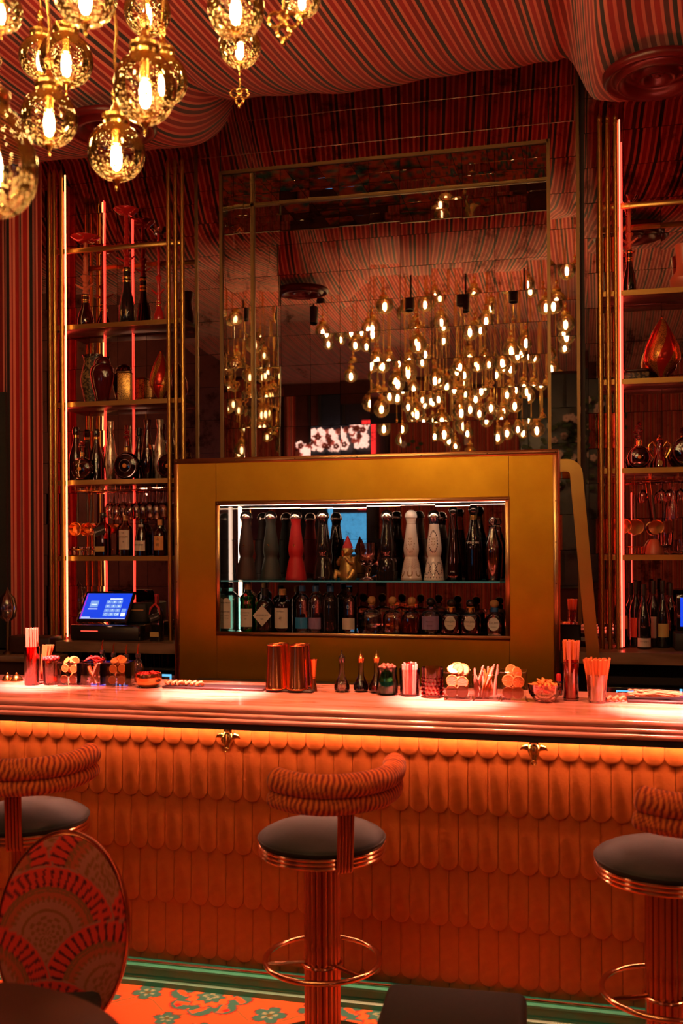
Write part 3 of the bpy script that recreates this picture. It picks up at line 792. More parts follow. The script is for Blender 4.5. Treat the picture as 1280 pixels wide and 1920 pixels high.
def trim4(x0, x1, z0, z1, w, out):
    s = -1 if out else 1
    for (a, b, c, d) in ((x0, x1, z1 - w, z1), (x0, x1, z0, z0 + w), (x0, x0 + w, z0 + w, z1 - w), (x1 - w, x1, z0 + w, z1 - w)):
        link('trim', bevelbox(a, b, Y_BOX - .006, Y_BOX + .002, c, d, .0015, 1), 'brass_trim', cab)
trim4(xbx0, xbx1, zbot, ztop, .026, True)
trim4(xw0 - .004, xw1 + .004, zw0 - .004, zw1 + .004, tw, False)
scr = MB().lathe([(.0035,0),(.0035,.001),(.001,.002)], 8, ax='y').mesh('screw'); scr.materials.append(M['brass_dark'])
for i in range(7):
    for z in (ztop - .013, ): link('screw', scr, None, cab, (xbx0 + .013 + (xbx1 - xbx0 - .026) * i / 6, Y_BOX - .006, z))
for i in range(5): link('screw', scr, None, cab, (xw0 + .008 + (xw1 - xw0 - .016) * i / 4, Y_BOX - .006, zw1 - .008))
for i in range(6):
    for x in (xbx0 + .013, xbx1 - .013): link('screw', scr, None, cab, (x, Y_BOX - .006, zbot + .03 + (ztop - zbot - .08) * i / 6))
xi0, xi1 = xw0 + tw - .006, xw1 - tw + .006; zi0, zi1 = zw0 + .012, zw1 - tw + .006
link('inner_floor', MB().box(xi0 - .02, xi1 + .02, Y_BOX + th, YB1, zi0 - .012, zi0), 'black_gloss', cab)
link('inner_ceiling', MB().box(xi0 - .02, xi1 + .02, Y_BOX + th, YB1, zi1, zi1 + .012), 'black_matte', cab)
for x in (xi0 - .012, xi1): link('inner_side', MB().box(x, x + .012, Y_BOX + th, YB1, zi0, zi1), 'black_gloss', cab)
mbx = bpy.data.objects.new('mirror_back', MB().box(xi0, xi1, YB1 + .008, YB1 + .03, zi0, zi1).mesh('x')); COL.objects.link(mbx); mbx.parent = cab; mbx.data.materials.append(M['black_matte'])
tiles(mbx, edges(xi0, xi1, X(816, YB1), P), edges(zi0, zi1, at(680, 1011, YB1).z, P), lambda u, v: (u, YB1, v), FR, 'bay_mirror')
zg = at(680, 1089, Y_BOX + .02).z
link('glass_shelf', MB().box(xi0, xi1, Y_BOX + .02, YB1 - .01, zg - .008, zg), 'shelf_glass', cab)
link('shelf_edge', MB().box(xi0, xi1 - .03, Y_BOX + .0175, Y_BOX + .0198, zg - .007, zg - .001), 'led_green', cab)
link('light_strip', MB().box(xi0 + .02, xi0 + .034, YB1 - .018, YB1 - .0085, zi0 + .0, zi1), 'tube_white', cab)
link('light_strip', MB().box(xi0, xi1, Y_BOX + .018, Y_BOX + .023, zi1 - .0026, zi1 - .0003), 'strip_white', cab)
link('divider', MB().box(X(671, 4.9), X(673, 4.9), Y_BOX + .03, YB1 - .012, zi0, zg - .008), 'teal_glass', cab)
# bent brass brace beside the cabinet
b0, b1, b2 = at(1050, 873, Y_BOX + .06), at(1076, 873, Y_BOX + .06), at(1112, 1235, Y_BOX + .06)
pts = [b0, b0.lerp(b1, .55)] + [b1.lerp(b2, f) for f in (.05, .10)] + [b2]
mb = MB()
pth = [(b0.x, b0.z)] + [(b1.x - .035, b0.z)] + [(b1.x - .035 + .045 * sin(a), b0.z - .045 + .045 * cos(a)) for a in [pi/2*i/6*.93 for i in range(1, 7)]] + [(b2.x, b2.z)]
hwid = .030; L, R_ = [], []
for i, p in enumerate(pth):
    q = pth[min(i+1, len(pth)-1)]; r = pth[max(i-1, 0)]; dx, dz = q[0]-r[0], q[1]-r[1]; l = math.hypot(dx, dz); nx_, nz_ = -dz/l, dx/l
    L.append((p[0]+nx_*hwid, p[1]+nz_*hwid)); R_.append((p[0]-nx_*hwid, p[1]-nz_*hwid))
for k in range(len(pth) - 1):
    s0 = len(mb.v); y0, y1 = Y_BOX + .045, Y_BOX + .075
    q = [L[k], L[k+1], R_[k+1], R_[k]]
    mb.add([(x, y0, z) for x, z in q] + [(x, y1, z) for x, z in q], [(0,1,2,3),(7,6,5,4),(0,4,5,1),(1,5,6,2),(2,6,7,3),(3,7,4,0)])
link('brace', mb.mesh('brace', True, 30), 'brass', cab)

# ---- shelf units with brass rods and light tubes
ZS = [Zp(220, 463, Y_SH), Zp(220, 608, Y_SH), Zp(220, 755, Y_SH), Zp(220, 903, Y_SH), Zp(220, 1047, Y_SH)]   # shelf front edges, middle height
SHT = .026
ZTOP = [z + SHT / 2 for z in ZS]
fin = MB().lathe([(.0125,0),(.0135,.008),(.010,.016),(.0125,.026),(.013,.034),(.008,.046),(.0035,.06),(.002,.09),(.0005,.125)], 12).mesh('finial'); fin.materials.append(M['brass'])
zrod = Zp(103, 338, Y_ROD)
rodm = MB().lathe([(.0115, ZC), (.0115, zrod)], 14).mesh('rod'); rodm.materials.append(M['brass'])
def shelf_unit(label, rods, xs0, xs1, tubes):
    t = thing('shelf_unit', label, 'shelf unit', (0, 0, 0), 0, 'tall brass shelf units')
    for x in rods:
        r = link('rod', rodm, None, t, (x, Y_ROD, 0)); link('finial', fin, None, r, (0, 0, zrod))
    for k, z in enumerate(ZS):
        if k == 0:
            link('rail', bevelbox(xs0, xs1, Y_SH, Y_SH + .02, z - SHT/2, z + SHT/2, .002, 1), 'brass', t)
        else:
            s = link('shelf', bevelbox(xs0, xs1, Y_SH + .006, Y_BAY - .008, z - SHT/2, z + SHT/2 - .0005, .002, 1), 'dark_wood', t)
            link('shelf_edge', MB().box(xs0, xs1, Y_SH, Y_SH + .006, z - SHT/2, z + SHT/2), 'brass', s)
    for x, y, z0, z1, r, m in tubes:
        link('light_tube', MB().lathe([(r, z0), (r, z1)], 10, (x, y, 0)), m, t)
    return t
xr = [X(p, Y_ROD, 900) for p in (95.5, 104.5, 118, 318, 331, 344)]
tz = Zp(121, 330, Y_ROD)
shelf_unit('tall brass rod shelf unit beside the curtain, amber light tube at its corner', xr, xr[0], xr[-1],
    [(X(125, 5.05, 900), 5.05, ZC + .01, tz, .0038, 'tube_amber'), (X(117, 5.255, 900), 5.255, ZC + .01, tz, .005, 'fill_led_red'),  # red LED strip is added, hidden behind the rods for extra red glow
     (X(197, Y_BAY - .015, 900), Y_BAY - .015, ZC + .01, Zp(197, 378, Y_BAY), .0026, 'tube_red'), (X(250, Y_BAY - .015, 900), Y_BAY - .015, ZC + .01, Zp(250, 412, Y_BAY), .0026, 'tube_red')])  # red strips added on the mirror, standing in for reflected tube lines
xq = [X(p, Y_ROD, 700) for p in (1126, 1141, 1156)]; wbay = xr[3] - xr[2]
xq += [xq[2] + wbay + d for d in (0, .037, .074)]
shelf_unit('tall brass rod shelf unit above the wine bottles, red light tube at its corner', xq, xq[0], xq[-1],
    [(X(1163.0, 5.055, 700), 5.055, ZC + .01, tz, .0034, 'tube_pink'), (X(1166.5, 5.09, 700), 5.09, ZC + .01, tz - .1, .004, 'tube_red'), (xq[3] - .02, 5.10, ZC + .01, tz, .006, 'fill_led_red'), (X(1154, 5.255, 700), 5.255, ZC + .01, tz, .005, 'fill_led_red'),  # the red LED strips are added out of sight to redden the shelves
     (X(1182, Y_BAY - .015, 700), Y_BAY - .015, ZC + .01, ZS[3] - .1, .0025, 'tube_red')])

# ---- curtain in the corner
tag(link('curtain', curtain_mesh(X(14, 5.06, 800), X(77, 5.06, 800), 5.075, .95, 3.78, .018, .085, 160), 'curtain_fabric'), 'striped floor-length curtain gathered beside the brass shelf rods', 'curtain')
tag(link('curtain', curtain_mesh(X(-60, 5.16, 600), X(16, 5.16, 600), 5.19, Zp(10, 735, 5.16), 3.7, .022, .10, 100), 'curtain_fabric'), 'short striped drape above the dark panel at the picture edge', 'curtain')
tag(link('dark_panel', bevelbox(-3.75, X(17, 5.14, 900), 5.11, 5.16, 1.021, Zp(10, 735, 5.12), .006), 'dark_upholstery'), 'plain dark panel standing at the edge beside the striped curtain', 'panel')

# ---- ceiling roses
def rose(p, R, label):
    s = R / .28
    t = thing('ceiling_rose', label, 'ceiling rose', p, 0, 'round dark red ceiling roses')
    prof = [(.0005,-.014),(.022,-.018),(.036,-.008),(.042,.0),(.060,-.012),(.074,-.034),(.090,-.036),(.104,-.012),(.118,-.001),(.150,-.001),(.166,-.020),(.188,-.050),(.206,-.050),(.218,-.024),(.236,-.018),(.262,-.034),(.278,-.020),(.280,.004),(.270,.012),(.02,.014)]
    link('disc', MB().lathe([(r * s, z * s) for r, z in prof], 72).mesh('disc', True, 60), 'plaster_red', t)
    link('boss', MB().ball((0, 0, -.014 * s), .02 * s, 20, 10, (1, 1, .6)), 'plaster_red', t)
    link('canopy_rod', MB().lathe([(.012, .0), (.012, .25)], 10), 'brass_dark', t)
def under(px, py, drop):
    for k in range(400):
        y = 2.5 + k * .006; p = at(px, py, y)
        if p.z > zc(p.x, min(y, 5.15)) - drop: return p
    return p
rose(under(1232, 137, .05), .215, 'dark red ceiling rose with concentric rings above the wine shelves')
rose(under(208, 236, .05), .205, 'dark red ceiling rose half hidden behind the hanging globes')

# ---- track spots (their beams make the pools on the bar top)
def spot(x, y, z, target, power, size, col, label, blend=.5, halo=0):
    t = thing('ceiling_spot', label, 'spotlight', (x, y, z), 0, 'black ceiling spotlights')
    d = (Vector(target) - Vector((x, y, z))).normalized(); q = d.to_track_quat('-Z', 'Y').to_matrix().to_4x4()
    b = MB().lathe([(.0,.09),(.034,.088),(.038,.08),(.038,-.06),(.034,-.06),(.034,-.02),(.0,-.02)], 20); b.xform(q)
    link('housing', b, 'black_matte', t)
    link('stem', MB().tube([(0,0,.05),(0,0,max(.12, zc(x,y) - z))], .008), 'black_matte', t)
    ld = bpy.data.lights.new('beam', 'SPOT'); ld.energy = power; ld.spot_size = size; ld.spot_blend = blend; ld.color = col; ld.shadow_soft_size = .02
    lo = bpy.data.objects.new('beam', ld); COL.objects.link(lo); lo.parent = t; lo.location = d * .06; lo.rotation_euler = q.to_euler()
    if halo:                                    # wide soft skirt of the same beam
        l2 = bpy.data.lights.new('beam_skirt', 'SPOT'); l2.energy = halo; l2.spot_size = radians(46); l2.spot_blend = 1; l2.color = (1, .28, .14); l2.shadow_soft_size = .03
        o2 = bpy.data.objects.new('beam_skirt', l2); COL.objects.link(o2); o2.parent = t; o2.location = d * .07; o2.rotation_euler = q.to_euler()
SC = (1, .235, .20)
for px, py, lab in ((80, 1286, 'above the red straw glass'), (392, 1301, 'above the bar left of the copper shakers'), (842, 1318, 'above the garnish jars'), (1262, 1334, 'above the far garnish mat')):
    p = atz(px, py, Z_BAR); spot(p.x, 3.18, 3.56, p + Vector((0, .05, 0)), 6500, radians(13), SC, 'black track spotlight ' + lab, 1.0, 280)
p = atz(610, 1310, Z_BAR); spot(p.x, 3.18, 3.56, p, 300, radians(40), (1, .36, .17), 'black track spotlight above the bitters bottles', 1.0)

# ================================================================== HANGING GLOBES
gl_me = {}
def pendant(p, r, label, kind='round', group='amber globe pendants', full=True, cord_top=None):
    t = thing('globe_pendant', label, 'pendant lamp', p, random.uniform(0, 6.28), group)
    key = kind
    if key not in gl_me:
        mb = MB(); R = .07
        if kind == 'round': prof = [(max(.0005, R * sin(a)), -R * 1.0 * cos(a)) for a in [pi * i / 18 * .87 for i in range(19)]]
        elif kind == 'egg': prof = [(max(.0005, R * sin(a) * (1 - .16 * (-cos(a)))), -R * 1.35 * cos(a) * 1.0) for a in [pi * i / 20 * .89 for i in range(21)]]
        else: prof = [(max(.0005, R * sin(a)), -R * 1.15 * cos(a)) for a in [pi * i / 18 * .87 for i in range(19)]]
        g = MB().lathe(prof[:-1] + [prof[-1]], 28)
        g.f = [f for f in g.f if len(f) == 4]
        ztop = prof[-1][1]; rt = prof[-1][0]
        gm = g.mesh('globe', True, 80); gm.materials.append(M['mercury_globe'])
        cm_ = MB().lathe([(rt+.004, ztop-.004),(rt+.006, ztop+.004),(rt+.002, ztop+.008),(rt+.007, ztop+.014),(rt+.007, ztop+.022),(rt*.8, ztop+.030),(rt*.55, ztop+.034),(.010, ztop+.046),(.006, ztop+.055),(.011, ztop+.064),(.013, ztop+.076),(.007, ztop+.09),(.0005, ztop+.1)], 20).mesh('cap'); cm_.materials.append(M['gold'])
        bm2 = MB().lathe([(.0005,-.046),(.008,-.042),(.0125,-.03),(.0135,-.008),(.010,.010),(.0005,.018)], 14).mesh('bulb'); bm2.materials.append(M['bulb'])
        so = MB().lathe([(.0005,.016),(.011,.018),(.011,ztop)], 12).mesh('socket'); so.materials.append(M['gold'])
        fi = MB().lathe([(.0005,-.028),(.003,-.024),(.005,-.018),(.003,-.012),(.006,-.006),(.010,.0),(.012,.004)], 10).mesh('finial'); fi.materials.append(M['gold'])
        gl_me[key] = (gm, cm_, bm2, so, fi, ztop, prof[0][1])
    gm, cm_, bm2, so, fi, ztop, zb_ = gl_me[key]; s = r / .07
    sc3 = (s, s, s)
    link('globe', gm, None, t, scale=sc3); link('cap', cm_, None, t, scale=sc3); link('bulb', bm2, None, t, scale=(s, s, s))
    if full:
        link('socket', so, None, t, scale=sc3); link('finial', fi, None, t, (0, 0, zb_ * s), scale=sc3)
    top = cord_top if cord_top else zc(p[0], p[1]) - p[2]
    zt = (ztop + .095) * s
    if top > zt + .02:
        pts = []; n = max(4, int((top - zt) / .035))
        if not full: pts = [(0, 0, zt), (0, 0, top)]
        else: pts = [(.0035 * cos(i * 1.57), .0035 * sin(i * 1.57), zt + (top - zt) * i / n) for i in range(n + 1)]
        link('chain', MB().tube(pts, .0045 if full else .004, 6), 'gold', t)
    return t
def filigree(p, s, up, label):
    t = thing('filigree_drop', label, 'ornament', p, .3)
    for cx_, cz_, r in ((-.017, 0, .014), (.017, 0, .014), (0, -.024, .013), (0, .008, .009)):
        link('scroll', MB().tube([(cx_*s + r*s*cos(a), .002*sin(a*3), cz_*s + r*s*sin(a)) for a in [2*pi*i/18 for i in range(18)]], .0042*s, 6, True), 'gold', t)
    link('link_chain', MB().tube([(0,0,.018*s),(.002,0,.018*s+up*.5),(0,0,.018*s+up)], .003*s, 6), 'gold', t)
    link('drop', MB().ball((0, 0, -.042*s), .006*s, 10, 6, (1,1,1.6)), 'gold', t)
VIS = [((218, 285), 54, 2.50, 'round', 'lowest clear globe, hanging in front of the second ceiling rose'),
       ((92, 222), 53, 2.45, 'round', 'clear globe above the curtain, a gold twisted chain over its cap'),
       ((124, 112), 50, 2.75, 'round', 'clear globe just above and behind the globe over the curtain'),
       ((76, 108), 40, 2.95, 'round', 'small globe half hidden behind two others near the left of the cluster'),
       ((272, 165), 59, 2.35, 'oval', 'large bright globe with a thick gold cap, overlapping a second globe'),
       ((305, 150), 47, 2.75, 'round', 'globe mostly hidden behind the large bright gold-capped one'),
       ((-12, 300), 80, 1.65, 'egg', 'big amber egg-shaped globe cut by the picture edge'),
       ((2, 20), 40, 2.20, 'round', 'globe in the top corner of the picture'),
       ((160, -12), 60, 2.10, 'round', 'globe cut by the top edge above the two paired globes'),
       ((276, 22), 44, 3.00, 'round', 'globe cut by the top edge, right above the large gold-capped one'),
       ((442, 12), 54, 2.35, 'oval', 'bright speckled globe at the top edge, apart from the cluster'),
       ((449, 86), 40, 2.80, 'round', 'small speckled globe just under the one apart from the cluster'),
       ((566, -4), 36, 2.75, 'round', 'rightmost globe, cut by the top edge beside a gold filigree drop')]
for (px, py), rp, Yp, kind, lab in VIS:
    p = at(px, py, Yp); r = rp * mpp(px, Yp)
    pendant(p, r, lab, kind, cord_top=max(.35, zc(p.x, p.y) - p.z))
filigree(at(531, 38, 2.6), 1.35, .45, 'gold filigree ornament hanging at the top edge near the rightmost globe')
filigree(at(449, 176, 2.80), .85, .030, 'small gold filigree drop under the two speckled globes')
# the rest of the cluster hangs above and beside the frame and shows in the mirrors
Z6 = [(70,990),(190,1030),(300,960),(425,1005),(590,900),(700,1010),(740,1010),(860,930),(935,885),(1030,985),(670,1155),(235,1160),(435,1235),(895,1230),(935,1230),(85,1290),(25,1280),(190,1270),(165,1385),(250,1345),(330,1450),(375,1420),(425,1480),(620,1330),(780,1330),(860,1420),(870,1500),(940,1510),(1030,1390),(525,1550),(590,1550),(650,1580),(615,1640),(800,1630),(240,1605),(285,1610),(265,1670),(375,1570),(415,1715),(455,1755),(675,1755),(450,1840),(515,1840),(560,1840),(820,1830),(915,1830),(1010,1810),(1020,1730),(60,1480),(10,1425),(15,1560)]
Z5 = [(1155,995),(1040,1060),(870,1190),(885,1260),(950,1200),(1000,1165),(1010,1215),(975,1275),(1040,1295),(1115,1280),(1180,1290),(1255,1385),(1100,1425),(1150,1480),(1190,1480),(1100,1560),(1270,1040),(835,1130)]
Z7 = [(1170,830),(1110,1020),(1185,1130),(1180,1190),(1075,1250),(1095,1320),(1130,1360)]
RP = [(x/3.2+700, y/3.2+260, Y_NICHE) for x, y in Z6] + [(x/3.2+360, y/3.2+260, Y_NICHE) for x, y in Z5] + [(x/3.2+700, y/3.2+260, Y_COL) for x, y in Z7]
r9 = random.Random(21)
RP += [(r9.triangular(640, 1028, 960), r9.triangular(520, 850, 800), Y_NICHE) for _ in range(46)]
vis_p = [at(a[0][0], a[0][1], a[2]) for a in VIS]; placed = []; rnd = random.Random(3)
for px, py, Ym in RP:
    d = ray(px, py); best = None
    for k in range(90):
        y = rnd.uniform(.25, 3.0); t_ = (2 * Ym - y) / d[1]
        p = Vector((d[0] * t_, y, H + d[2] * t_))
        if p.z > zc(p.x, p.y) - .22: continue
        q = project(p); mrg = 95 * 2 / max(.3, q[2]) if q else 0
        if q and -mrg < q[0] < 1280 + mrg and -mrg < q[1] < 1920 + mrg: continue
        if (p - Vector((0, 0, H))).length < .55: continue
        if any(math.hypot(p.x - z.x, p.y - z.y) < (.17 if k < 60 else .14) for z in placed + vis_p): continue
        best = p; break
    if best is None: continue
    placed.append(best)
    pendant(best, rnd.uniform(.060, .080), 'amber glass globe of the large hanging cluster, seen only in the mirrors', rnd.choice(['round', 'round', 'oval']), 'mirrored globes of the hanging cluster', full=False)
print('reflected pendants', len(placed), 'of', len(RP))
# gold framed carrier of the cluster

# ================================================================== BOTTLES AND GLASSES
def sub(t, name, prof, mat, seg=24, **k): return link(name, MB().lathe(prof, seg, **k), mat, t)
def patch(r, z0, z1, a=.9, n=10, sy=1.0):
    """curved paper label on the front of a round body"""
    mb = MB(); 
    for i in range(n + 1):
        q = -a + 2 * a * i / n
        for z in (z0, z1): mb.v.append((r * sin(q), -r * cos(q) * sy, z))
    for i in range(n): mb.f.append((2*i, 2*i+2, 2*i+3, 2*i+1))
    return mb
def put(px, ybase, z, Y, ytop, label, cat, name, group=None, rz=0):
    """thing standing on height z; returns it with its real height and metres per pixel"""
    p = at(px, ybase, Y); m = mpp(px, Y)
    return thing(name, label, cat, (p.x, Y, z + .0005), rz, group), (ybase - ytop) * m, m

# --- bell-shaped ceramic bottles
BELL = [(20,0),(20.3,.012),(19,.06),(17.2,.15),(15.2,.24),(12.9,.305),(11.9,.335),(13.2,.365),(14.4,.42),(14.5,.46),(13.7,.52),(12.3,.60),(10.6,.69),(9.2,.77),(8.5,.81),(8.8,.835),(9.6,.865),(10.2,.885)]
DOME = [(10.2,.882),(11.5,.888),(11.8,.898),(11.6,.915),(10.6,.945),(8.4,.975),(5,.994),(.01,1.0)]
def wreath(co, hgt, kind):
    n = len(co); rgb = np.tile(np.array([.72, .66, .60]), (n, 1)); z = co[:, 2] / hgt; th = np.arctan2(co[:, 0], -co[:, 1])
    ink = (.012, .014, .03)
    R = .072 if kind == 2 else .06
    dx, dz = th * .05 / .05, (z - .55) * 4.2
    e = np.hypot(dx / .62, dz / .62); lf = np.abs(e - 1) < .11
    an = np.arctan2(dz, dx)
    m = lf & (np.sin(an * 22) > -.1)
    if kind == 2: rgb[m] = ink
    else: rgb[m & (np.sin(an * 22) > .5) & (z < .53)] = (.25,.16,.10)
    star = (np.hypot(dx, dz) < .28) & (np.cos(np.arctan2(dz, dx) * 8) > .2) & (np.hypot(dx, dz) > .1); rgb[star] = (.30,.20,.12)
    if kind == 2:
        for c in (-.75, 0, .75):
            e2 = np.hypot((th - c) / .33, (z - .17) / .085); a2 = np.arctan2((z - .17) / .085, (th - c) / .33)
            rgb[(np.abs(e2 - 1) < .16) & (np.sin(a2 * 14) > -.2)] = ink
        rgb[(z > .03) & (z < .055) & (np.sin(th * 22) > .75)] = ink
        cr = (z > .80) & (z < .865 + .022 * np.abs(((th * 3.2) % 2) - 1) * 1.6); rgb[cr] = ink
    else:
        f = (np.abs(((th * 6 + z * 34) % 1) - .5) < .07) | (np.abs(((th * 6 - z * 34) % 1) - .5) < .07)
        rgb[f & (z < .32) & (z > .17)] = (.34,.22,.15)
        for c in (-.95, 0, .95):
            e2 = np.hypot((th - c) / .26, (z - .11) / .05); rgb[(np.abs(e2 - 1) < .22) & (z < .13)] = (.28,.18,.10)
        rgb[z < .03] = (.45,.36,.30); rgb[(np.abs(z - .80) < .004)] = (.4,.3,.24)
    return rgb
def bell(px, label, body, cap, ytop=960, ybase=1089, paintk=0, steps=False, emblem=None):
    t, h, m = put(px, ybase, zg, 4.955, ytop, label, 'bottle', 'bell_bottle', 'bell-shaped bottles on the glass shelf')
    pr_ = [(r * m, f * h) for r, f in BELL]
    if steps: pr_ = [(20*m,0),(20*m,.13*h),(18*m,.135*h),(17.5*m,.28*h),(15*m,.315*h)] + pr_[5:]
    if paintk:
        zz = np.linspace(0, .885, 150); rs = np.interp(zz, [f for r, f in BELL], [r for r, f in BELL])
        me = MB().lathe([(r * m, f * h) for r, f in zip(rs, zz)], 120).mesh('b', True, 60); paint(me, lambda c: wreath(c, h, paintk)); link('body', me, 'painted_ceramic', t)
    else: link('body', MB().lathe(pr_, 36), body, t)
    link('stopper', MB().lathe([(r * m, f * h) for r, f in DOME], 28), cap, t)
    if emblem:
        mb = MB(); 
        for k in range(8):
            a = 2*pi*k/8; r = (2.6 if k % 2 == 0 else 1.4) * m
            mb.tube([(0, -14.3*m, .50*h), (r*cos(a)*1.2, -14.1*m, .50*h + r*sin(a)*1.4)], .0008, 4)
        link('emblem', mb, emblem, t)
    return t
bell(462, 'matte dark brown bell bottle, first in the row on the glass shelf', 'brown_matte', 'chrome', emblem='gold')
bell(508, 'matte dark green bell bottle with silver dome stopper', 'green_matte', 'chrome', emblem='gold')
bell(555, 'matte red bell bottle with silver dome stopper', 'red_matte', 'chrome', emblem='gold')
bell(606, 'glossy black bell bottle with embossed medallion, beside the gold figurine', 'black_gloss', 'chrome', ytop=958, emblem='gold')
bell(726, 'glossy black stepped bell bottle behind the glass goblet', 'black_gloss', 'chrome', ytop=957, steps=True, emblem='gold')
bell(771, 'cream white bell bottle with white dome stopper and latticed skirt', None, 'white_ceramic', ytop=957, paintk=1)
bell(814, 'white bell bottle painted with dark leaf wreaths under a silver dome', None, 'chrome', ytop=957, paintk=2)

# --- gold monkey figurine with red pointed hat (seated, drinking)
t, h, m = put(652, 1089, zg, 4.95, 1006, 'gold seated figurine in a red pointed hat holding a cup to its mouth', 'figurine', 'seated_figurine', rz=radians(-20))
fb = MB()
fb.lathe([(.001,0),(16*m,0),(18*m,8*m),(17*m,18*m),(14.5*m,30*m),(12*m,40*m),(8*m,46*m),(.001,48*m)], 20, sy=.85)
fb.ball((0, -2*m, 54*m), 10.5*m, 16, 12, (1, .95, 1)); fb.ball((0, -10*m, 51*m), 6*m, 12, 8, (1.1, .8, .75))
for s in (-1, 1):
    fb.ball((s*10.5*m, 0, 55*m), 3.6*m, 10, 6, (.5, 1, 1.1))
    fb.tube([(s*13*m,-1*m,40*m),(s*17*m,-7*m,30*m),(s*13*m,-14*m,34*m),(s*5*m,-15*m,43*m)], [4.5*m,4*m,3.4*m,3.2*m], 10)
    fb.tube([(s*9*m,-6*m,8*m),(s*19*m,-14*m,15*m),(s*17*m,-18*m,6*m),(s*12*m,-22*m,2.5*m)], [7*m,6*m,4.5*m,2.6*m], 10)
link('body', fb, 'gold_lace', t); link('hat', MB().lathe([(10.5*m, 60*m), (9.5*m, 62*m), (5*m, 74*m), (.3*m, 84*m)], 18), 'red_matte', t)
link('cup', MB().lathe([(2.6*m, 44*m), (3.6*m, 56*m)], 12, (0, -17*m, 0)), 'gold', t)

def goblet(px, ybase, z, Y, ytop, bw, label, mat='clear_glass', cut=.45, name='goblet', cat='glass', group=None):
    t, h, m = put(px, ybase, z, Y, ytop, label, cat, name, group)
    link('bowl', MB().lathe([(.001, cut*h*.8), (bw*m*.5, cut*h*.9), (bw*m*.92, cut*h*1.25), (bw*m, h*.75), (bw*m*.98, h), (bw*m*.93, h), (bw*m*.95, h*.75), (bw*m*.85, cut*h*1.3), (.001, cut*h)], 28), mat, t)
    link('foot', MB().lathe([(bw*m*.85, 0), (bw*m*.8, .03*h), (bw*m*.25, .1*h), (bw*m*.16, .2*h), (bw*m*.3, .28*h), (bw*m*.18, cut*h*.8)], 20), 'crystal', t)
    return t
goblet(689, 1089, zg, 4.945, 1019, 20, 'cut glass goblet between the gold figurine and the stepped black bottle', 'pink_glass', .42)

# --- generic bottle
def bottle(px, ybase, z, Y, ytop, hw_, shape, label, body, cap, capz=.86, sq=0, lab=None, group=None, name='bottle', liquid=None, sy=1, seg=28, texts=(), rz=0, capr=None, collar=None):
    """shape: [(radius fraction, height fraction)] up to capz; cap: [(r px, height fraction)] list or None"""
    t, h, m = put(px, ybase, z, Y, ytop, label, 'bottle', name, group, rz)
    W = hw_ * m
    link('body', MB().lathe([(max(.0003, r * W), f * h) for r, f in shape], seg, sq=sq, sy=sy), body, t)
    if liquid:
        mat, lv = liquid
        pts = [(max(.0003, (r * W) - .0025), max(f * h, .004)) for r, f in shape if f < lv] + [(np.interp(lv, [f for r, f in shape], [r for r, f in shape]) * W - .0025, lv * h)]
        link('liquid', MB().lathe(pts, seg, sq=sq, sy=sy), mat, t)
    if cap:
        mat, prof = cap
        link('stopper', MB().lathe([(max(.0003, r * W), f * h) for r, f in prof], 16), mat, t)
    if collar:
        mat, r, f0, f1 = collar; link('collar', MB().lathe([(r*W, f0*h), (r*W, f1*h)], 18), mat, t)
    if lab:
        for L in (lab if isinstance(lab, list) else [lab]):
            mat, f0, f1, wfr = L[:4]
            rr = np.interp((f0+f1)/2, [f for r, f in shape], [r for r, f in shape]) * W * 1.012 + .0006
            kind = L[4] if len(L) > 4 else 'curve'
            if kind == 'flat':
                link('paper_label', MB().box(-wfr*W, wfr*W, -rr*sy - .0008, -rr*sy, f0*h, f1*h), mat, t)
            elif kind == 'diamond':
                mb = MB(); mb.prism_y([(0, f0*h), (wfr*W, (f0+f1)/2*h), (0, f1*h), (-wfr*W, (f0+f1)/2*h)], -rr*sy - .001, -rr*sy); link('paper_label', mb, mat, t)
            elif kind == 'oval':
                mb = MB(); mb.prism_y([(wfr*W*cos(a), (f0+f1)/2*h + (f1-f0)/2*h*sin(a)) for a in [2*pi*i/24 for i in range(24)]], -rr*sy - .001, -rr*sy); link('paper_label', mb, mat, t)
            elif kind == 'arch':
                mb = MB(); zz = f1*h - wfr*W; mb.prism_y([(-wfr*W, f0*h), (wfr*W, f0*h)] + [(wfr*W*cos(a), zz + wfr*W*sin(a)) for a in [pi*i/12 for i in range(13)]], -rr*sy - .001, -rr*sy); link('paper_label', mb, mat, t)
            else: link('paper_label', patch(rr, f0*h, f1*h, wfr, sy=sy), mat, t)
    for s, fx, fz, size, mat in texts:
        rr = np.interp(fz, [f for r, f in shape], [r for r, f in shape]) * W * 1.012
        text(s, size * m, mat, t, (fx * W, -rr * sy - .0022, fz * h))
    return t
CYL = lambda neck=.34, sh=.62, nz=.74, top=.88: [(.9,0),(1,.012),(1,sh),(.93,sh+.04),(.6,nz-.02),(neck,nz+.03),(neck,top)]
STP = lambda r, a, b=1.0: [(r,a),(r,b-.01),(r*.9,b)]
ZI = zi0 + .0002
YI = 4.955
gin = 'gin bottles under the glass shelf'
bottle(431, 1187, ZI, YI, 1096, 17.5, CYL(.36,.66,.78,.90), 'pale aqua square bottle with an arched white label, first under the glass shelf', 'aqua_glass', ('black_gloss', STP(.34,.885)), sq=6, group=gin,
       lab=('paper', .06, .68, .46, 'arch'), texts=[('BOMBAY', 0, .585, 3.6, 'ink'), ('SAPPHIRE', 0, .40, 3.0, 'ink'), ('LONDON', 0, .33, 2.0, 'ink'), ('DRY GIN', 0, .27, 2.0, 'ink')])
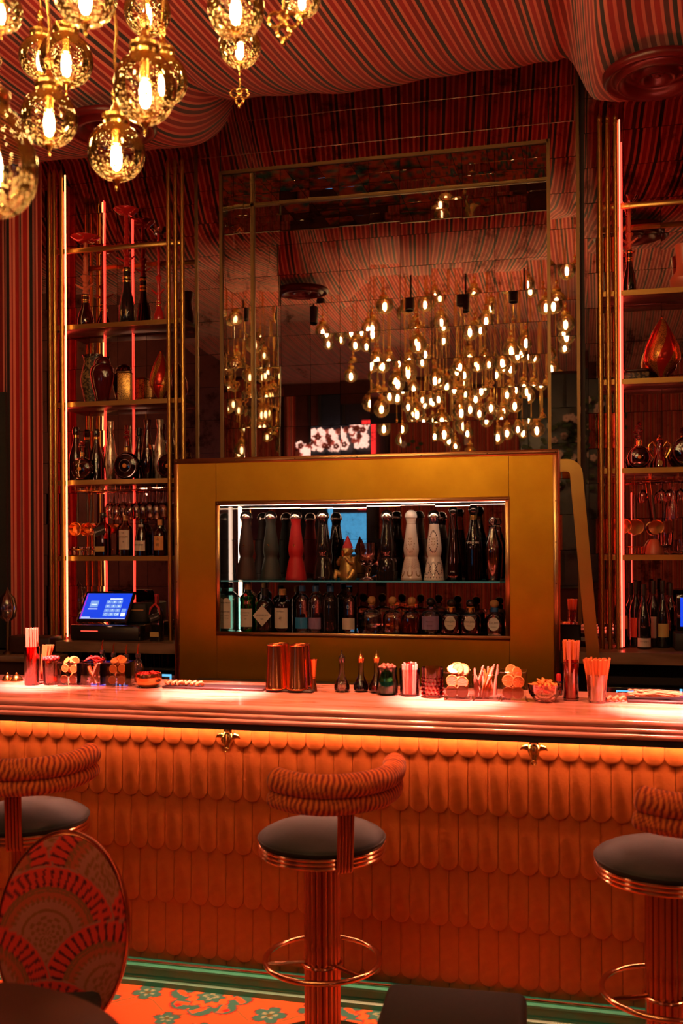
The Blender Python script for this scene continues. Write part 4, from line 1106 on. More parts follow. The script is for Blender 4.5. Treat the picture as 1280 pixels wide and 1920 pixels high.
bottle(465, 1187, ZI, YI, 1098, 14.5, [(.9,0),(1,.012),(1,.52),(.96,.60),(1.05,.66),(.98,.74),(.5,.80),(.42,.84),(.42,.88)], 'green ribbed bottle with white label and red seal', 'green_glass', ('cork', STP(.42,.86)), group=gin,
       lab=[('paper', .10, .48, .85), ('petal_red', .70, .80, .24, 'oval')], texts=[('Tanqueray', 0, .40, 3.6, 'ink'), ('LONDON', 0, .33, 2.4, 'ink'), ('GIN', 0, .265, 2.6, 'ink')])
bottle(497, 1188, ZI, YI, 1107, 18, [(.92,0),(1,.012),(1,.56),(.95,.64),(.7,.72),(.36,.77),(.34,.84)], 'squat black bottle with a diamond paper label', 'black_gloss', ('black_matte', STP(.36,.83)), group=gin,
       lab=('paper', .13, .62, 1.0, 'diamond'), texts=[("HENDRICK'S", 0, .385, 4.3, 'ink'), ('GIN', 0, .30, 3.2, 'ink')])
bottle(530, 1188, ZI, YI, 1108, 16, [(.92,0),(1,.012),(1,.62),(.9,.70),(.5,.76),(.36,.79),(.36,.86)], 'brown apothecary bottle with stamp-like paper label and cork', 'dark_amber_glass', ('cork', STP(.42,.86)), liquid=('black_gloss', .60), group=gin,
       lab=('paper', .09, .56, .85), texts=[('MONKEY', 0, .48, 3.2, 'ink'), ('47', 0, .32, 5.5, 'ink')])
SLM = [(.88,0),(1,.012),(1,.66),(.92,.73),(.6,.79),(.40,.82),(.40,.90)]
def medal(t, z, m): link('emblem', MB().tube([(2.6*m*cos(a), 0, 2.6*m*sin(a)) for a in [2*pi*i/14 for i in range(14)]], .0012, 5, True), 'ink_white', t, (0, -.037, z))
for px, body, lab, capm, lb in ((567, 'clear_glass', 'paper_blue', 'blue_cap', 'clear gin bottle with a bright blue label'), (592, 'pink_glass', 'paper_purple', 'blue_cap', 'clear gin bottle with a mauve label'),
                              (620, 'black_gloss', None, 'blue_cap', 'black gin bottle with blue cap'), (655, 'clear_glass', 'paper', 'black_gloss', 'clear gin bottle with a cream label, last before the glass divider')):
    t = bottle(px, 1189, ZI, YI, 1102, 14, SLM, lb, body, (capm, STP(.44,.88)), group=gin, lab=(lab, .08, .32, .95) if lab else None)
    m = mpp(px, YI); medal(t, 87*m*.56, m)
teq = 'tequila bottles under the glass shelf'
PAT = [(.92,0),(1,.02),(1,.40),(.95,.50),(.70,.60),(.34,.64),(.30,.74),(.32,.76)]
BALL = [(.32,.75),(.36,.76),(.22,.78),(.40,.82),(.47,.88),(.40,.95),(.2,.995),(.01,1)]
for px, liq, lb in ((697, None, 'round clear bottle with ball stopper, right after the glass divider'), (736, 'straw', 'round clear bottle with cork ball stopper and pale gold liquor'), (772, 'amber', 'round bottle of amber liquor with cork ball stopper')):
    t = bottle(px, 1191, ZI, YI, 1122, 17.5, PAT, lb, 'clear_glass' if liq != 'amber' else 'amber_glass', ('cork', BALL), sq=4, group=teq,
           liquid=({'straw':'straw_glass','amber':'amber_glass'}[liq], .36) if liq else None, lab=[('gold_lace', .46, .50, .35, 'flat')])
bottle(808, 1192, ZI, YI, 1124, 19, [(.5,0),(.86,.03),(1,.10),(1,.46),(.96,.54),(.7,.62),(.36,.66),(.34,.76)], 'clear bottle with a purple label and dark round stopper', 'clear_glass', ('black_gloss', BALL), group=teq,
       lab=('paper_purple', .14, .50, .95), texts=[('Maestro', 0, .36, 4, 'ink'), ('Dobel', 0, .25, 4, 'ink')])
DJ = [(.9,0),(1,.02),(1,.40),(.98,.50),(.82,.58),(.40,.63),(.36,.68),(.36,.76)]
for px, lb in ((846, 'dark squat bottle with an oval cream label, beside the purple-labelled bottle'), (882, 'dark squat bottle with an oval cream label, next to the clear one at the end')):
    bottle(px, 1192, ZI, YI, 1126, 18, DJ, lb, 'dark_amber_glass', ('black_gloss', BALL), sq=5, group=teq, liquid=('black_gloss', .5), lab=('paper', .14, .54, .58, 'oval'), collar=('petal_orange', .40, .64, .78),
           texts=[('Don Julio', 0, .385, 5.0, 'ink'), ('TEQUILA', 0, .27, 2.6, 'ink')])
bottle(927, 1194, ZI, YI, 1128, 19, [(.85,0),(1,.03),(1,.36),(.92,.48),(.66,.58),(.36,.64),(.34,.76)], 'clear squat bottle with blue neck band and cork knob, last on the lower shelf', 'clear_glass', ('cork', BALL), group=teq, lab=('ink_white', .14, .52, .55, 'oval'), collar=('blue_cap', .38, .66, .78),
       texts=[('Don Julio', 0, .37, 4.6, 'ink'), ('BLANCO', 0, .25, 2.6, 'ink')])
# tall bottles at the end of the glass shelf
bottle(850, 1090, zg, 4.955, 952, 17, [(.95,0),(1,.01),(.95,.12),(.80,.35),(.60,.58),(.42,.80),(.40,.90)], 'tall slender amber bottle tapering to a dark knob', 'amber_glass', ('black_gloss', [(.40,.89),(.50,.93),(.48,.97),(.3,.995),(.01,1)]), liquid=('dark_amber_glass', .7), texts=[('1942', 0, .12, 4.5, 'ink_white')])
bottle(888, 1091, zg, 4.955, 949, 16, [(.9,0),(1,.01),(1,.40),(.95,.50),(.62,.66),(.42,.76),(.40,.87)], 'dark green tall bottle with gold neck band and black ball stopper', 'dark_green_glass', ('black_gloss', [(.40,.87),(.55,.90),(.6,.94),(.4,.985),(.01,1)]), liquid=('black_gloss', .52), collar=('gold', .44, .80, .86), texts=[('VOLCAN', 0, .50, 5.5, 'ink_white')])
bottle(924, 1092, zg, 4.955, 973, 18, [(.75,0),(.80,.02),(.98,.40),(1,.48),(.9,.58),(.5,.74),(.38,.82),(.38,.86)], 'faceted clear crystal bottle of pale liquor with ball stopper', 'crystal', ('crystal', [(.38,.84),(.5,.855),(.2,.87),(.42,.90),(.46,.94),(.3,.99),(.01,1)]), seg=10, liquid=('straw_glass', .52), texts=[('PATRON', 0, .55, 4.5, 'ink')])

# ================================================================== SHELF CONTENTS BESIDE THE CURTAIN
def hookah(px, ybase, z, Y, ytop, s, label, base_mat, stem_mat, tray_mat, tray_y, tray_w, basetop_y, basew, group='hookahs'):
    t, h, m = put(px, ybase, z, Y, ytop, label, 'hookah', 'hookah', group)
    hb = (ybase - basetop_y) * m; w = basew * m
    link('base_jar', MB().lathe([(w*.9,0),(w,.006),(w*1.0,hb*.25),(w*.85,hb*.42),(w*.55,hb*.60),(w*.46,hb*.72),(w*.46,hb)], 24), base_mat, t)
    for k in (.74, .80, .93): link('neck_band', MB().lathe([(w*.50, hb*k), (w*.52, hb*(k+.02)), (w*.50, hb*(k+.04))], 20), 'gold', t)
    zt = (ybase - tray_y) * m
    pr_ = []; n = 26
    for i in range(n + 1):
        f = i / n; zz = hb + (zt - hb) * f
        pr_.append((w * (.20 + .10 * (1 - f)) * (1 + .35 * (i % 2)) * (1.8 if i in (8, 9) else 1), zz))
    link('stem', MB().lathe(pr_, 16), stem_mat, t)
    tw_ = tray_w * m
    link('tray', MB().lathe([(w*.2, zt-.006), (tw_*.5, zt-.004), (tw_*.95, zt+.022), (tw_, zt+.028), (tw_*.92, zt+.024), (tw_*.5, zt+.002), (w*.15, zt)], 28), tray_mat, t)
    link('bowl', MB().lathe([(w*.14, zt), (w*.2, zt + .02), (w*.12, h*.99), (w*.05, h)], 14), stem_mat, t)
    for sg in (-1, 1):
        link('hose_port', MB().tube([(0,0,hb+.03),(sg*w*.7,-.01,hb+.045),(sg*w*1.25,-.012,hb+.06)], [.007,.006,.004], 8), stem_mat, t)
    return t
YS_ = 5.165
hookah(161, 606, ZTOP[1], YS_, 428, 1, 'dark hookah with a ringed stem and wide tray beside the amber light tube', 'dark_amber_glass', 'terracotta', 'ruby', 446, 27, 545, 15)
t_ = hookah(238, 605, ZTOP[1], YS_, 380, 1, 'tallest hookah, black jar with gold bands and red glass stem', 'black_gloss', 'ruby', 'ruby', 398, 24, 498, 15)
m = mpp(238, YS_); link('crest', MB().prism_y([(6*m*cos(a), 20*m + 8*m*sin(a)) for a in [2*pi*i/20 for i in range(20)]], -14.5*m, -14*m), 'paper_gold', t_)
hookah(298, 604, ZTOP[1], YS_, 428, 1, 'small hookah with a clear dish, next to the terracotta vase', 'ruby', 'ruby', 'clear_glass', 436, 18, 562, 10)
t, h, m = put(324, 604, ZTOP[1], YS_ + .01, 532, 'terracotta vase partly hidden by the brass rods', 'vase', 'flared_vase')
link('body', MB().lathe([(9*m,0),(15*m,.12*h),(17*m,.3*h),(11*m,.55*h),(10*m,.72*h),(14*m,.97*h),(14*m,h),(12*m,h),(8*m,.72*h),(.001,.6*h)], 24), 'terracotta', t)
# big vases, box, lantern
t, h, m = put(192, 755, ZTOP[2], 5.14, 668, 'dark red glazed lidded vase in front of a patterned one', 'vase', 'lidded_vase')
link('body', MB().lathe([(12*m,0),(13*m,.02*h),(15*m,.15*h),(22*m,.45*h),(24*m,.62*h),(22*m,.75*h),(15*m,.82*h)], 32, sy=.7), 'vase_dark', t)
link('lid', MB().lathe([(16*m,.82*h),(16.5*m,.85*h),(14*m,.93*h),(7*m,.985*h),(.001,h)], 28, sy=.7), 'vase_dark', t)
t, h, m = put(174, 754, ZTOP[2], 5.232, 659, 'patterned dark vase with a black rim, behind the red glazed vase', 'vase', 'patterned_vase')
noisy('vase_pattern', (.012,.012,.01), (.16,.12,.05), 70, .35, 0, lo=.47, hi=.53, detail=1)
link('body', MB().lathe([(14*m,0),(17*m,.1*h),(24*m,.4*h),(25*m,.55*h),(20*m,.75*h),(17*m,.86*h),(19*m,.95*h)], 32, sy=.5), 'vase_pattern', t)
link('rim', MB().lathe([(20*m,.95*h),(21.5*m,.96*h),(21*m,h),(17*m,h)], 32, sy=.5), 'black_gloss', t)
def perf(name, c1, c2, sc_): 
    m_, tt, b = nt(name); setp(b, base=c1, rough=.3, metal=.8)
    vo = tt.nodes.new('ShaderNodeTexVoronoi'); vo.inputs['Scale'].default_value = sc_; tc = tt.nodes.new('ShaderNodeTexCoord'); tt.links.new(tc.outputs['Object'], vo.inputs['Vector'])
    cr = tt.nodes.new('ShaderNodeValToRGB'); e = cr.color_ramp.elements; e[0].position = .35; e[0].color = (*c2, 1); e[1].position = .42; e[1].color = (*c1, 1)
    tt.links.new(vo.outputs['Distance'], cr.inputs[0]); tt.links.new(cr.outputs[0], b.inputs['Base Color'])
perf('gold_perforated', (.70,.40,.10), (.03,.01,.005), 190)
perf('lantern_perforated', (.75,.36,.08), (.06,.01,.005), 240)
t, h, m = put(236, 754, ZTOP[2], 5.16, 701, 'gold perforated box standing between vase and teardrop lantern', 'box', 'perforated_box', rz=.25)
link('body', bevelbox(-13*m, 11*m, -.04, .035, 0, h, .003), 'gold_perforated', t); link('lid', bevelbox(-13.5*m, 11.5*m, -.041, .036, h + .0003, h + .01, .003), 'brass_dark', t)
def lantern(px, ybase, z, Y, ytop, w_, label):
    t, h, m = put(px, ybase, z, Y, ytop, label, 'lantern', 'teardrop_lantern', 'perforated teardrop lanterns')
    prof = [(3,0),(5,.02),(10,.10),(.97*w_,.28),(w_,.38),(.9*w_,.52),(.6*w_,.72),(.25*w_,.90),(2,.96)]
    zz = np.linspace(0, .96, 40); rs = np.interp(zz, [f for r, f in prof], [r for r, f in prof])
    # eight spiralling gores, alternately pierced brass and red glass
    nseg = 48; mbs = [MB(), MB()]; vs = []
    for i, (r, f) in enumerate(zip(rs, zz)):
        for k in range(nseg):
            a = 2*pi*k/nseg + f * 1.6; lob = 1 + .06 * abs(cos((k % 12) / 12 * pi - pi/2))
            vs.append((r*m*lob*cos(a), r*m*lob*sin(a), f*h))
    for q in (0, 1):
        mbs[q].v = list(vs)
        for i in range(39):
            for k in range(nseg):
                if (k // 6) % 2 == q: mbs[q].f.append((i*nseg+k, i*nseg+(k+1)%nseg, (i+1)*nseg+(k+1)%nseg, (i+1)*nseg+k))
    link('pierced_shell', mbs[0].mesh('s', True, 70), 'lantern_perforated', t); link('red_gores', mbs[1].mesh('s', True, 70), 'lantern_red', t)
    link('spire', MB().lathe([(2.2*m,.95*h),(3*m,.965*h),(1.4*m,.98*h),(.3*m,h)], 12), 'copper', t)
pr('lantern_red', (.50,.03,.015), .2, .6)
lantern(302, 752, ZTOP[2], 5.165, 657, 21, 'copper teardrop lantern at the rods end of the vase shelf')

# --- spirits on the fourth shelf
ZB = ZTOP[3]; spirits = 'decanters and tall bottles on the fourth shelf'
TALL = [(.9,0),(1,.01),(1,.38),(.9,.50),(.55,.66),(.38,.78),(.36,.84)]
def decanter(px, ybase, z, Y, ytop, r_px, label, group=None):
    """flat round cognac decanter with studded rim and crystal stopper"""
    t, h, m = put(px, ybase, z, Y, ytop, label, 'decanter', 'round_decanter', group)
    R = r_px * m; cz = R * .98
    link('body', MB().lathe([(.001,-.030),(R*.35,-.031),(R*.42,-.026),(R*.8,-.024),(R*.95,-.016),(R,-.004),(R,.004),(R*.95,.016),(R*.8,.024),(.001,.03)], 40, (0,0,cz), ax='y'), 'cognac_glass', t)
    link('cognac', MB().lathe([(.001,-.022),(R*.86,-.018),(R*.9,0),(R*.86,.018),(.001,.022)], 32, (0,0,cz), ax='y'), 'vase_dark', t)
    link('medallion', MB().lathe([(R*.16,.0),(R*.16,.003),(.001,.006)], 18, (0,-.030,cz), ax='y'), 'petal_orange', t)
    for rr in (.45, .84): link('moulded_ring', MB().tube([(R*rr*cos(a), -.028 + (.004 if rr > .5 else 0), cz + R*rr*sin(a)) for a in [2*pi*i/36 for i in range(36)]], .0018, 5, True), 'red_glass', t)
    st = MB()
    for k in range(13):
        a = radians(-20 + k * 220 / 12); st.ball((R*1.02*cos(a), 0, cz + R*1.02*sin(a)), .0042, 6, 5)
    link('studs', st, 'crystal', t)
    zn = cz + R * .95
    link('neck', MB().lathe([(.016, zn), (.013, zn+.012), (.013, zn+.034), (.017, zn+.038)], 16), 'crystal', t); link('collar', MB().lathe([(.0138, zn+.008), (.0138, zn+.03)], 16), 'gold', t)
    s = MB(); zz = zn + .04; hh = max(.03, h - zz)
    for k in range(7): s.ball((.011*cos(k*2*pi/7), .006*sin(k*2*pi/7), zz + hh*(.45 + .25*(k % 2))), .009, 8, 6)
    s.ball((0,0,zz+hh*.86), .009, 8, 6, (.8,.8,1.3)); s.lathe([(.008, zz), (.005, zz+hh*.3), (.012, zz+hh*.5)], 10)
    link('stopper', s, 'red_glass', t)
    return t
bottle(143, 898, ZB, 5.21, 795, 13, TALL, 'tall dark bottle with black knob, behind the smaller round decanter', 'dark_green_glass', ('black_gloss', [(.36,.83),(.5,.86),(.55,.93),(.4,.99),(.01,1)]), liquid=('black_gloss', .6), collar=('gold', .42, .80, .87), group=spirits)
bottle(181, 898, ZB, 5.20, 800, 13, TALL, 'tall dark bottle with black knob, between the two round decanters', 'dark_green_glass', ('black_gloss', [(.36,.83),(.5,.86),(.55,.93),(.4,.99),(.01,1)]), liquid=('black_gloss', .6), collar=('gold', .42, .80, .87), group=spirits)
decanter(154, 898, ZB, 5.135, 824, 22, 'smaller round decanter, left of the taller one on the fourth shelf', spirits)
decanter(238, 897, ZB, 5.135, 798, 26, 'larger round decanter at the centre of the fourth shelf', spirits)
decanter(318, 896, ZB, 5.135, 812, 24, 'round decanter cut off by the brass rods', spirits)
SLV = [(.62,0),(.70,.01),(1,.25),(.95,.42),(.6,.66),(.38,.80),(.42,.86),(.55,.99),(.5,1)]
noisy('silver_filigree', (.80,.66,.50), (.25,.12,.06), 60, .25, .7, lo=.45, hi=.6, stretch=(1,1,.35))
bottle(208, 898, ZB, 5.165, 787, 12, SLV, 'tall silver patterned bottle beside the larger round decanter', 'silver_filigree', None, group=spirits)
bottle(300, 897, ZB, 5.20, 784, 13, SLV, 'tall silver patterned bottle next to the brass rods', 'silver_filigree', None, group=spirits)
bottle(277, 897, ZB, 5.17, 785, 13, SLV, 'tall amber bottle with flared stopper', 'amber_glass', None, liquid=('dark_amber_glass', .5), group=spirits)
bottle(261, 897, ZB, 5.225, 797, 10, TALL, 'thin dark amber bottle behind the larger round decanter', 'dark_amber_glass', ('black_gloss', [(.36,.83),(.6,.86),(.5,.98),(.01,1)]), liquid=('dark_amber_glass', .6), group=spirits)

# --- stemware hanging under the fourth shelf
def stem_glass(x, Y, ztop, s, label, group, mat='pink_glass'):
    t = thing('hanging_wine_glass', label, 'wine glass', (x, Y, ztop), 0, group)
    link('foot', MB().lathe([(.032*s,0),(.032*s,-.002),(.006*s,-.008)], 20), mat, t)
    link('stem', MB().lathe([(.0042*s,-.006*s),(.0032*s,-.04*s),(.0045*s,-.075*s)], 10), mat, t)
    link('bowl', MB().lathe([(.004*s,-.074*s),(.020*s,-.085*s),(.032*s,-.108*s),(.034*s,-.135*s),(.028*s,-.17*s),(.0265*s,-.17*s),(.032*s,-.135*s),(.030*s,-.108*s),(.018*s,-.089*s),(.001,-.080*s)], 22), mat, t)
    return t
rk = thing('glass_rack', 'brass hanging rails for wine glasses under the fourth shelf beside the curtain', 'rack', (0, 0, 0), 0, 'hanging glass racks')
for q in range(3):
    yq = 5.12 + q * .06; link('rail', MB().tube([(xr[2] + .02, yq, ZS[3] - .045), (xr[3] - .01, yq, ZS[3] - .045)], .0025, 6), 'copper', rk)
    for e in range(5): 
        xx = xr[2] + .04 + e * .125; link('hanger', MB().tube([(xx, yq, ZS[3] - .045), (xx, yq, ZS[3] - SHT/2 + .0002)], .002, 6), 'copper', rk)
for i in range(9):
    for q in range(2):
        px = 206 + i * 12.5 + q * 5
        stem_glass(X(px, 5.15 + q*.06, 930), 5.15 + q * .06, ZS[3] - .041, .92 + .06 * (i % 2), f'upside-down wine glass hanging in the {"front" if q == 0 else "back"} row of the rack beside the curtain', f'wine glasses hanging in the {"front" if q == 0 else "back"} row')
# --- copper ladles hanging there
def pan(px, ytop_, ybot, Y, rpx, label, tilt, zt):
    p = at(px, ytop_, Y); m = mpp(px, Y); L = (ybot - ytop_) * m; R = rpx * m
    t = thing('copper_pan', label, 'pan', (p.x, Y, p.z), 0, 'hanging copper pans')
    t.rotation_euler = (0, tilt, 0)
    link('handle', MB().tube([(0,0,.006),(0,.002,-L*.35),(0,0,-L+R*1.9)], [.004,.0085,.007], 8), 'dark_wood', t)
    c = MB().lathe([(R*.85,-.028),(R*.95,-.02),(R,.03),(R*.96,.03),(R*.9,-.015),(.001,-.018)], 26, ax='y'); c.xform(Matrix.Translation((0, 0, -L + R)))
    link('cup', c, 'copper', t)
    link('hook', MB().tube([(0,0,.004),(0,0,zt)], .0018, 6), 'copper', t)
    return t
pan(146, 925, 1005, 5.15, 13, 'copper long-handled pan hanging next to the amber light tube', .02, ZS[3] - SHT/2 - Zp(146, 925, 5.15))
pan(163, 926, 1005, 5.17, 12, 'middle copper long-handled pan of the three beside the light tube', -.03, ZS[3] - SHT/2 - Zp(163, 926, 5.17))
pan(171, 930, 1000, 5.13, 10, 'copper long-handled pan nearest the slanted-label bottle', .03, ZS[3] - SHT/2 - Zp(171, 930, 5.13))
# --- fifth shelf
ZF = ZTOP[4]; wh = 'whisky bottles on the fifth shelf'
t = bottle(193, 1043, ZF, 5.14, 962, 13, [(.95,0),(1,.01),(1,.62),(.9,.68),(.45,.76),(.35,.80),(.35,.92)], 'square whisky bottle with a slanted black label', 'dark_amber_glass', ('black_gloss', STP(.38,.90)), sq=6, liquid=('black_gloss', .40), lab=('paper_gold', .10, .22, .72, 'flat'), group=wh)
m = mpp(193, 5.14); sl = link('paper_label', MB().box(-11*m, 11*m, -.041, -.0385, -8*m, 8*m), 'ink', t, (0, 0, 47*m), (0, radians(-20), 0)); text('Blue Label', 4.6*m, 'ink_white', sl, (0, -.0415, 0))
bottle(236, 1043, ZF, 5.14, 968, 12.5, [(.95,0),(1,.01),(1,.60),(.92,.70),(.5,.80),(.36,.84),(.36,.92)], 'whisky bottle with a tall cream label', 'amber_glass', ('paper_orange', STP(.40,.88)), liquid=('dark_amber_glass', .55), lab=('paper', .16, .64, .95), texts=[('THE', 0, .57, 3, 'ink'), ('MACALLAN', 0, .47, 4, 'ink'), ('18', 0, .35, 4.5, 'ink')], group=wh)
bottle(266, 1044, ZF, 5.14, 965, 14, [(.9,0),(1,.01),(.98,.30),(.80,.55),(.45,.70),(.30,.76),(.30,.84)], 'cognac bottle with sloping shoulders and cream label', 'cognac_glass', ('black_gloss', STP(.34,.80)), liquid=('vase_dark', .55), lab=[('paper', .12, .36, .85), ('paper', .66, .74, .8)], texts=[('HENNESSY', 0, .26, 4, 'ink')], group=wh)
bottle(300, 1043, ZF, 5.14, 975, 11.5, [(.95,0),(1,.01),(1,.56),(.85,.66),(.45,.74),(.36,.78),(.36,.90)], 'whisky bottle with an orange calligraphy label', 'amber_glass', ('paper_orange', STP(.40,.84)), liquid=('dark_amber_glass', .5), lab=('paper_orange', .16, .54, .95), texts=[('山', 0, .46, 7, 'ink'), ('崎', 0, .30, 7, 'ink')], group=wh)
tr_ = thing('gold_tray', 'oval gold gallery tray holding small glasses on the fifth shelf', 'tray', (X(153, 5.16, 1043), 5.16, ZF + .0005))
m = mpp(153, 5.16)
link('plate', MB().lathe([(.001,.0),(24*m,.0),(25*m,.004),(.001,.006)], 32, sy=.7), 'gold', tr_); link('gallery', MB().tube([(25*m*cos(a), 25*m*.7*sin(a), .035) for a in [2*pi*i/40 for i in range(40)]], .003, 6, True), 'gold', tr_)
for k in range(8):
    a = 2*pi*k/8 + .2; link('post', MB().tube([(24.5*m*cos(a), 24.5*m*.7*sin(a), .004), (25*m*cos(a), 25*m*.7*sin(a), .035)], .0018, 5), 'gold', tr_)
for k, dx in enumerate((-14, 0, 14)):
    g_ = thing('shot_glass', 'small shot glass on the gold gallery tray', 'glass', (X(153, 5.16, 1043) + dx*m, 5.155, ZF + .0065), 0, 'shot glasses on the gold tray')
    link('cup', MB().lathe([(4.5*m,0),(5.5*m,.045),(5*m,.045),(4*m,.006),(.001,.006)], 14), 'crystal', g_)

# --- till: tablet on a stand over a black cash drawer
t = thing('cash_drawer', 'black cash drawer under the tablet till', 'cash drawer', (X(215, 5.08, 1195), 5.10, ZC + .0005))
link('case', bevelbox(-.215, .20, -.12, .15, 0, .085, .006), 'black_gloss', t); link('front', bevelbox(-.205, .19, -.124, -.1205, .01, .075, .001, 1), 'black_rubber', t)
link('card_slot', MB().box(-.15, -.05, -.1255, -.1241, .05, .054), 'tube_red', t)
q = [at(155, 1109, 5.16), at(249, 1108, 5.16), at(244, 1166, 5.04), at(148, 1164, 5.04)]
c_ = (q[0] + q[1] + q[2] + q[3]) / 4; ux_ = ((q[1]-q[0]) + (q[2]-q[3])).normalized(); wz_ = ((q[0]-q[3]) + (q[1]-q[2])).normalized()
nrm = ux_.cross(wz_).normalized(); wz_ = nrm.cross(ux_).normalized() if False else (nrm.cross(ux_)).normalized()
if wz_.z < 0: wz_ = -wz_
nrm = wz_.cross(ux_).normalized()
if nrm.y > 0: nrm = -nrm
Rm = Matrix((ux_, wz_, nrm)).transposed()
w2 = (q[1]-q[0]).length / 2; h2 = (q[0]-q[3]).length / 2
tab = thing('tablet_till', 'tablet till showing a blue keypad screen, tilted on its stand', 'tablet', c_)
tab.rotation_euler = Rm.to_euler()
link('case', bevelbox(-w2, w2, -h2, h2, -.012, 0, .006, 2), 'black_gloss', tab)
sw, sh = w2 - .016, h2 - .016
scn = link('screen', MB().box(-sw, sw, -sh, sh, .0002, .0008), 'screen_blue', tab)
def sq_(name, x0, x1, y0, y1, mat, par=scn): link(name, MB().box(x0*sw, x1*sw, y0*sh, y1*sh, .0009, .0013), mat, par)
for r in range(4):
    for c in range(3): sq_('key', -.02 + c*.24, .20 + c*.24, .44 - r*.32 - .26, .44 - r*.32, 'screen_key')
sq_('key', .74, .94, -.46, -.20, 'screen_key'); sq_('key', .74, .94, -.80, -.52, 'screen_white')
k_ = 0
for r in range(4):
    for c in range(3):
        s_ = ['7','8','9','4','5','6','1','2','3','C','0','OK'][k_]; k_ += 1
        text(s_, .22*sh, 'screen_white', scn, ((.09 + c*.24)*sw, (.31 - r*.32)*sh, .0016), (0,0,0))
sq_('logo_tile', -.72, -.36, -.12, .42, 'screen_key'); sq_('logo_bar', -.66, -.42, .08, .16, 'screen_white'); sq_('caption', -.76, -.34, -.26, -.20, 'screen_white'); sq_('heading', .10, .64, .52, .60, 'screen_white'); sq_('footnote', -.94, -.55, -.90, -.86, 'screen_white'); sq_('task_line', -.98, .98, -.985, -.95, 'screen_white')
link('glare_strip', MB().box(-sw*.98, -sw*.94, -sh, sh, .0009, .0013), 'screen_magenta', scn)
lb_ = Rm.transposed() @ Vector((0, .08, 0)); 
link('stand', MB().tube([tuple(Rm.transposed() @ Vector(p)) for p in ((0,.03,-.005),(0,.07,-.05),(0,.08,ZC + .086 - c_.z))], .012, 8), 'black_matte', tab)
t = bottle(294, 1196, ZC, 5.02, 1108, 11, [(.95,0),(1,.01),(1,.55),(.85,.64),(.4,.74),(.34,.80),(.34,.95)], 'dark bottle with a red ribbon and slanted label beside the till', 'black_gloss', ('red_matte', STP(.40,.80)), sq=6, lab=('paper_gold', .10, .20, .8, 'flat'))
m = mpp(294, 5.02); rb = MB()
for sg in (-1, 1): rb.tube([(0,-7*m,70*m),(sg*8*m,-9*m,62*m),(sg*11*m,-10*m,50*m)], [2*m,2.4*m,.6*m], 6)
link('ribbon', rb, 'petal_red', t)
sl = link('paper_label', MB().box(-10*m, 10*m, -.0335, -.031, -6*m, 6*m), 'ink', t, (0, 0, 45*m), (0, radians(-20), 0)); text('Blue Label', 4*m, 'ink_white', sl, (0, -.034, 0))
t = thing('card_reader', 'black receipt printer on the cash drawer behind the tablet', 'printer', (X(262, 5.18, 1150), 5.18, ZC + .0865)); link('case', bevelbox(-.06, .06, -.05, .06, 0, .11, .01), 'black_matte', t); link('slot', MB().box(-.045, .045, -.0512, -.0498, .07, .076), 'paper_orange', t)
# tumblers hanging in a row below the counter edge
tb_me = MB().lathe([(.030,0),(.034,.075),(.031,.075),(.027,.008),(.001,.008)], 14).mesh('cup'); tb_me.materials.append(M['dark_glass'])
lg = thing('tumbler_shelf', 'dark shelf carrying the row of tumblers under the counter', 'shelf'); link('board', MB().box(X(110, 4.95), xbx0 - .02, 4.93, 5.05, ZC - .147, ZC - .137), 'black_matte', lg)
for i in range(13):
    px = 128 + i * 15.2
    g_ = thing('tumbler', 'dark tumbler standing in the row under the counter edge beside the brass cabinet', 'glass', (X(px, 4.97, 1235), 4.975, ZC - .1365), 0, 'tumblers under the counter'); link('cup', tb_me, None, g_)

# glass cloche ornament at the edge of the picture
t = thing('glass_cloche', 'clear glass dome ornament at the edge of the picture beside the dark panel', 'ornament', (X(14, 4.86, 1170), 4.86, 1.0205))
m = mpp(14, 4.86); zz0 = Zp(14, 1165, 4.86) - 1.0205
link('foot', MB().lathe([(10*m,0),(9*m,.006),(3*m,.02),(3*m,zz0)], 16), 'brass_dark', t)
link('dome', MB().lathe([(6*m,zz0),(15*m,zz0+8*m),(18*m,zz0+24*m),(14*m,zz0+44*m),(5*m,zz0+54*m),(2*m,zz0+60*m),(.001,zz0+64*m)], 24), 'crystal', t)
sc_ = MB()
for k in range(6): sc_.tube([((4+k*1.5)*m*cos(a), (4+k*1.5)*m*.3*sin(a), zz0+(12+k*5)*m + 3*m*sin(a)) for a in [2*pi*i/20 for i in range(14)]], .0015, 5)
link('spiral', sc_, 'crystal', t)

# ================================================================== SHELF CONTENTS ABOVE THE WINE BOTTLES
hookah(1180, 551, ZTOP[1], 5.165, 372, 1, 'hookah with green glass jar and copper-ringed stem beside the red light tube', 'green_dark_glass', 'terracotta', 'red_glass', 380, 17, 470, 12)
t, h, m = put(1284, 547, ZTOP[1], 5.165, 462, 'orange carved glass vase cut by the picture edge', 'vase', 'flared_vase')
link('body', MB().lathe([(20*m,0),(27*m,.12*h),(28*m,.25*h),(17*m,.42*h),(15*m,.60*h),(18*m,.95*h),(19*m,h),(16*m,h),(12*m,.6*h),(.001,.5*h)], 28), 'terracotta', t)
lantern(1241, 716, ZTOP[2], 5.16, 596, 32, 'large red and brass pierced teardrop lantern on the shelf above the decanters')
t, h, m = put(1193, 717, ZTOP[2], 5.20, 693, 'dark inlaid wooden casket beside the large lantern', 'box', 'casket')
link('chest', bevelbox(-24*m, 22*m, -.04, .04, 0, h*.7, .004), 'vase_pattern', t); link('lid', bevelbox(-22*m, 20*m, -.038, .038, h*.7 + .0003, h, .012, 3), 'dark_wood', t)
decanter(1198, 884, ZTOP[3], 5.135, 796, 21, 'round cognac decanter beside the red light tube, left of the jug')
decanter(1290, 884, ZTOP[3], 5.15, 800, 30, 'large studded round decanter cut by the picture edge')
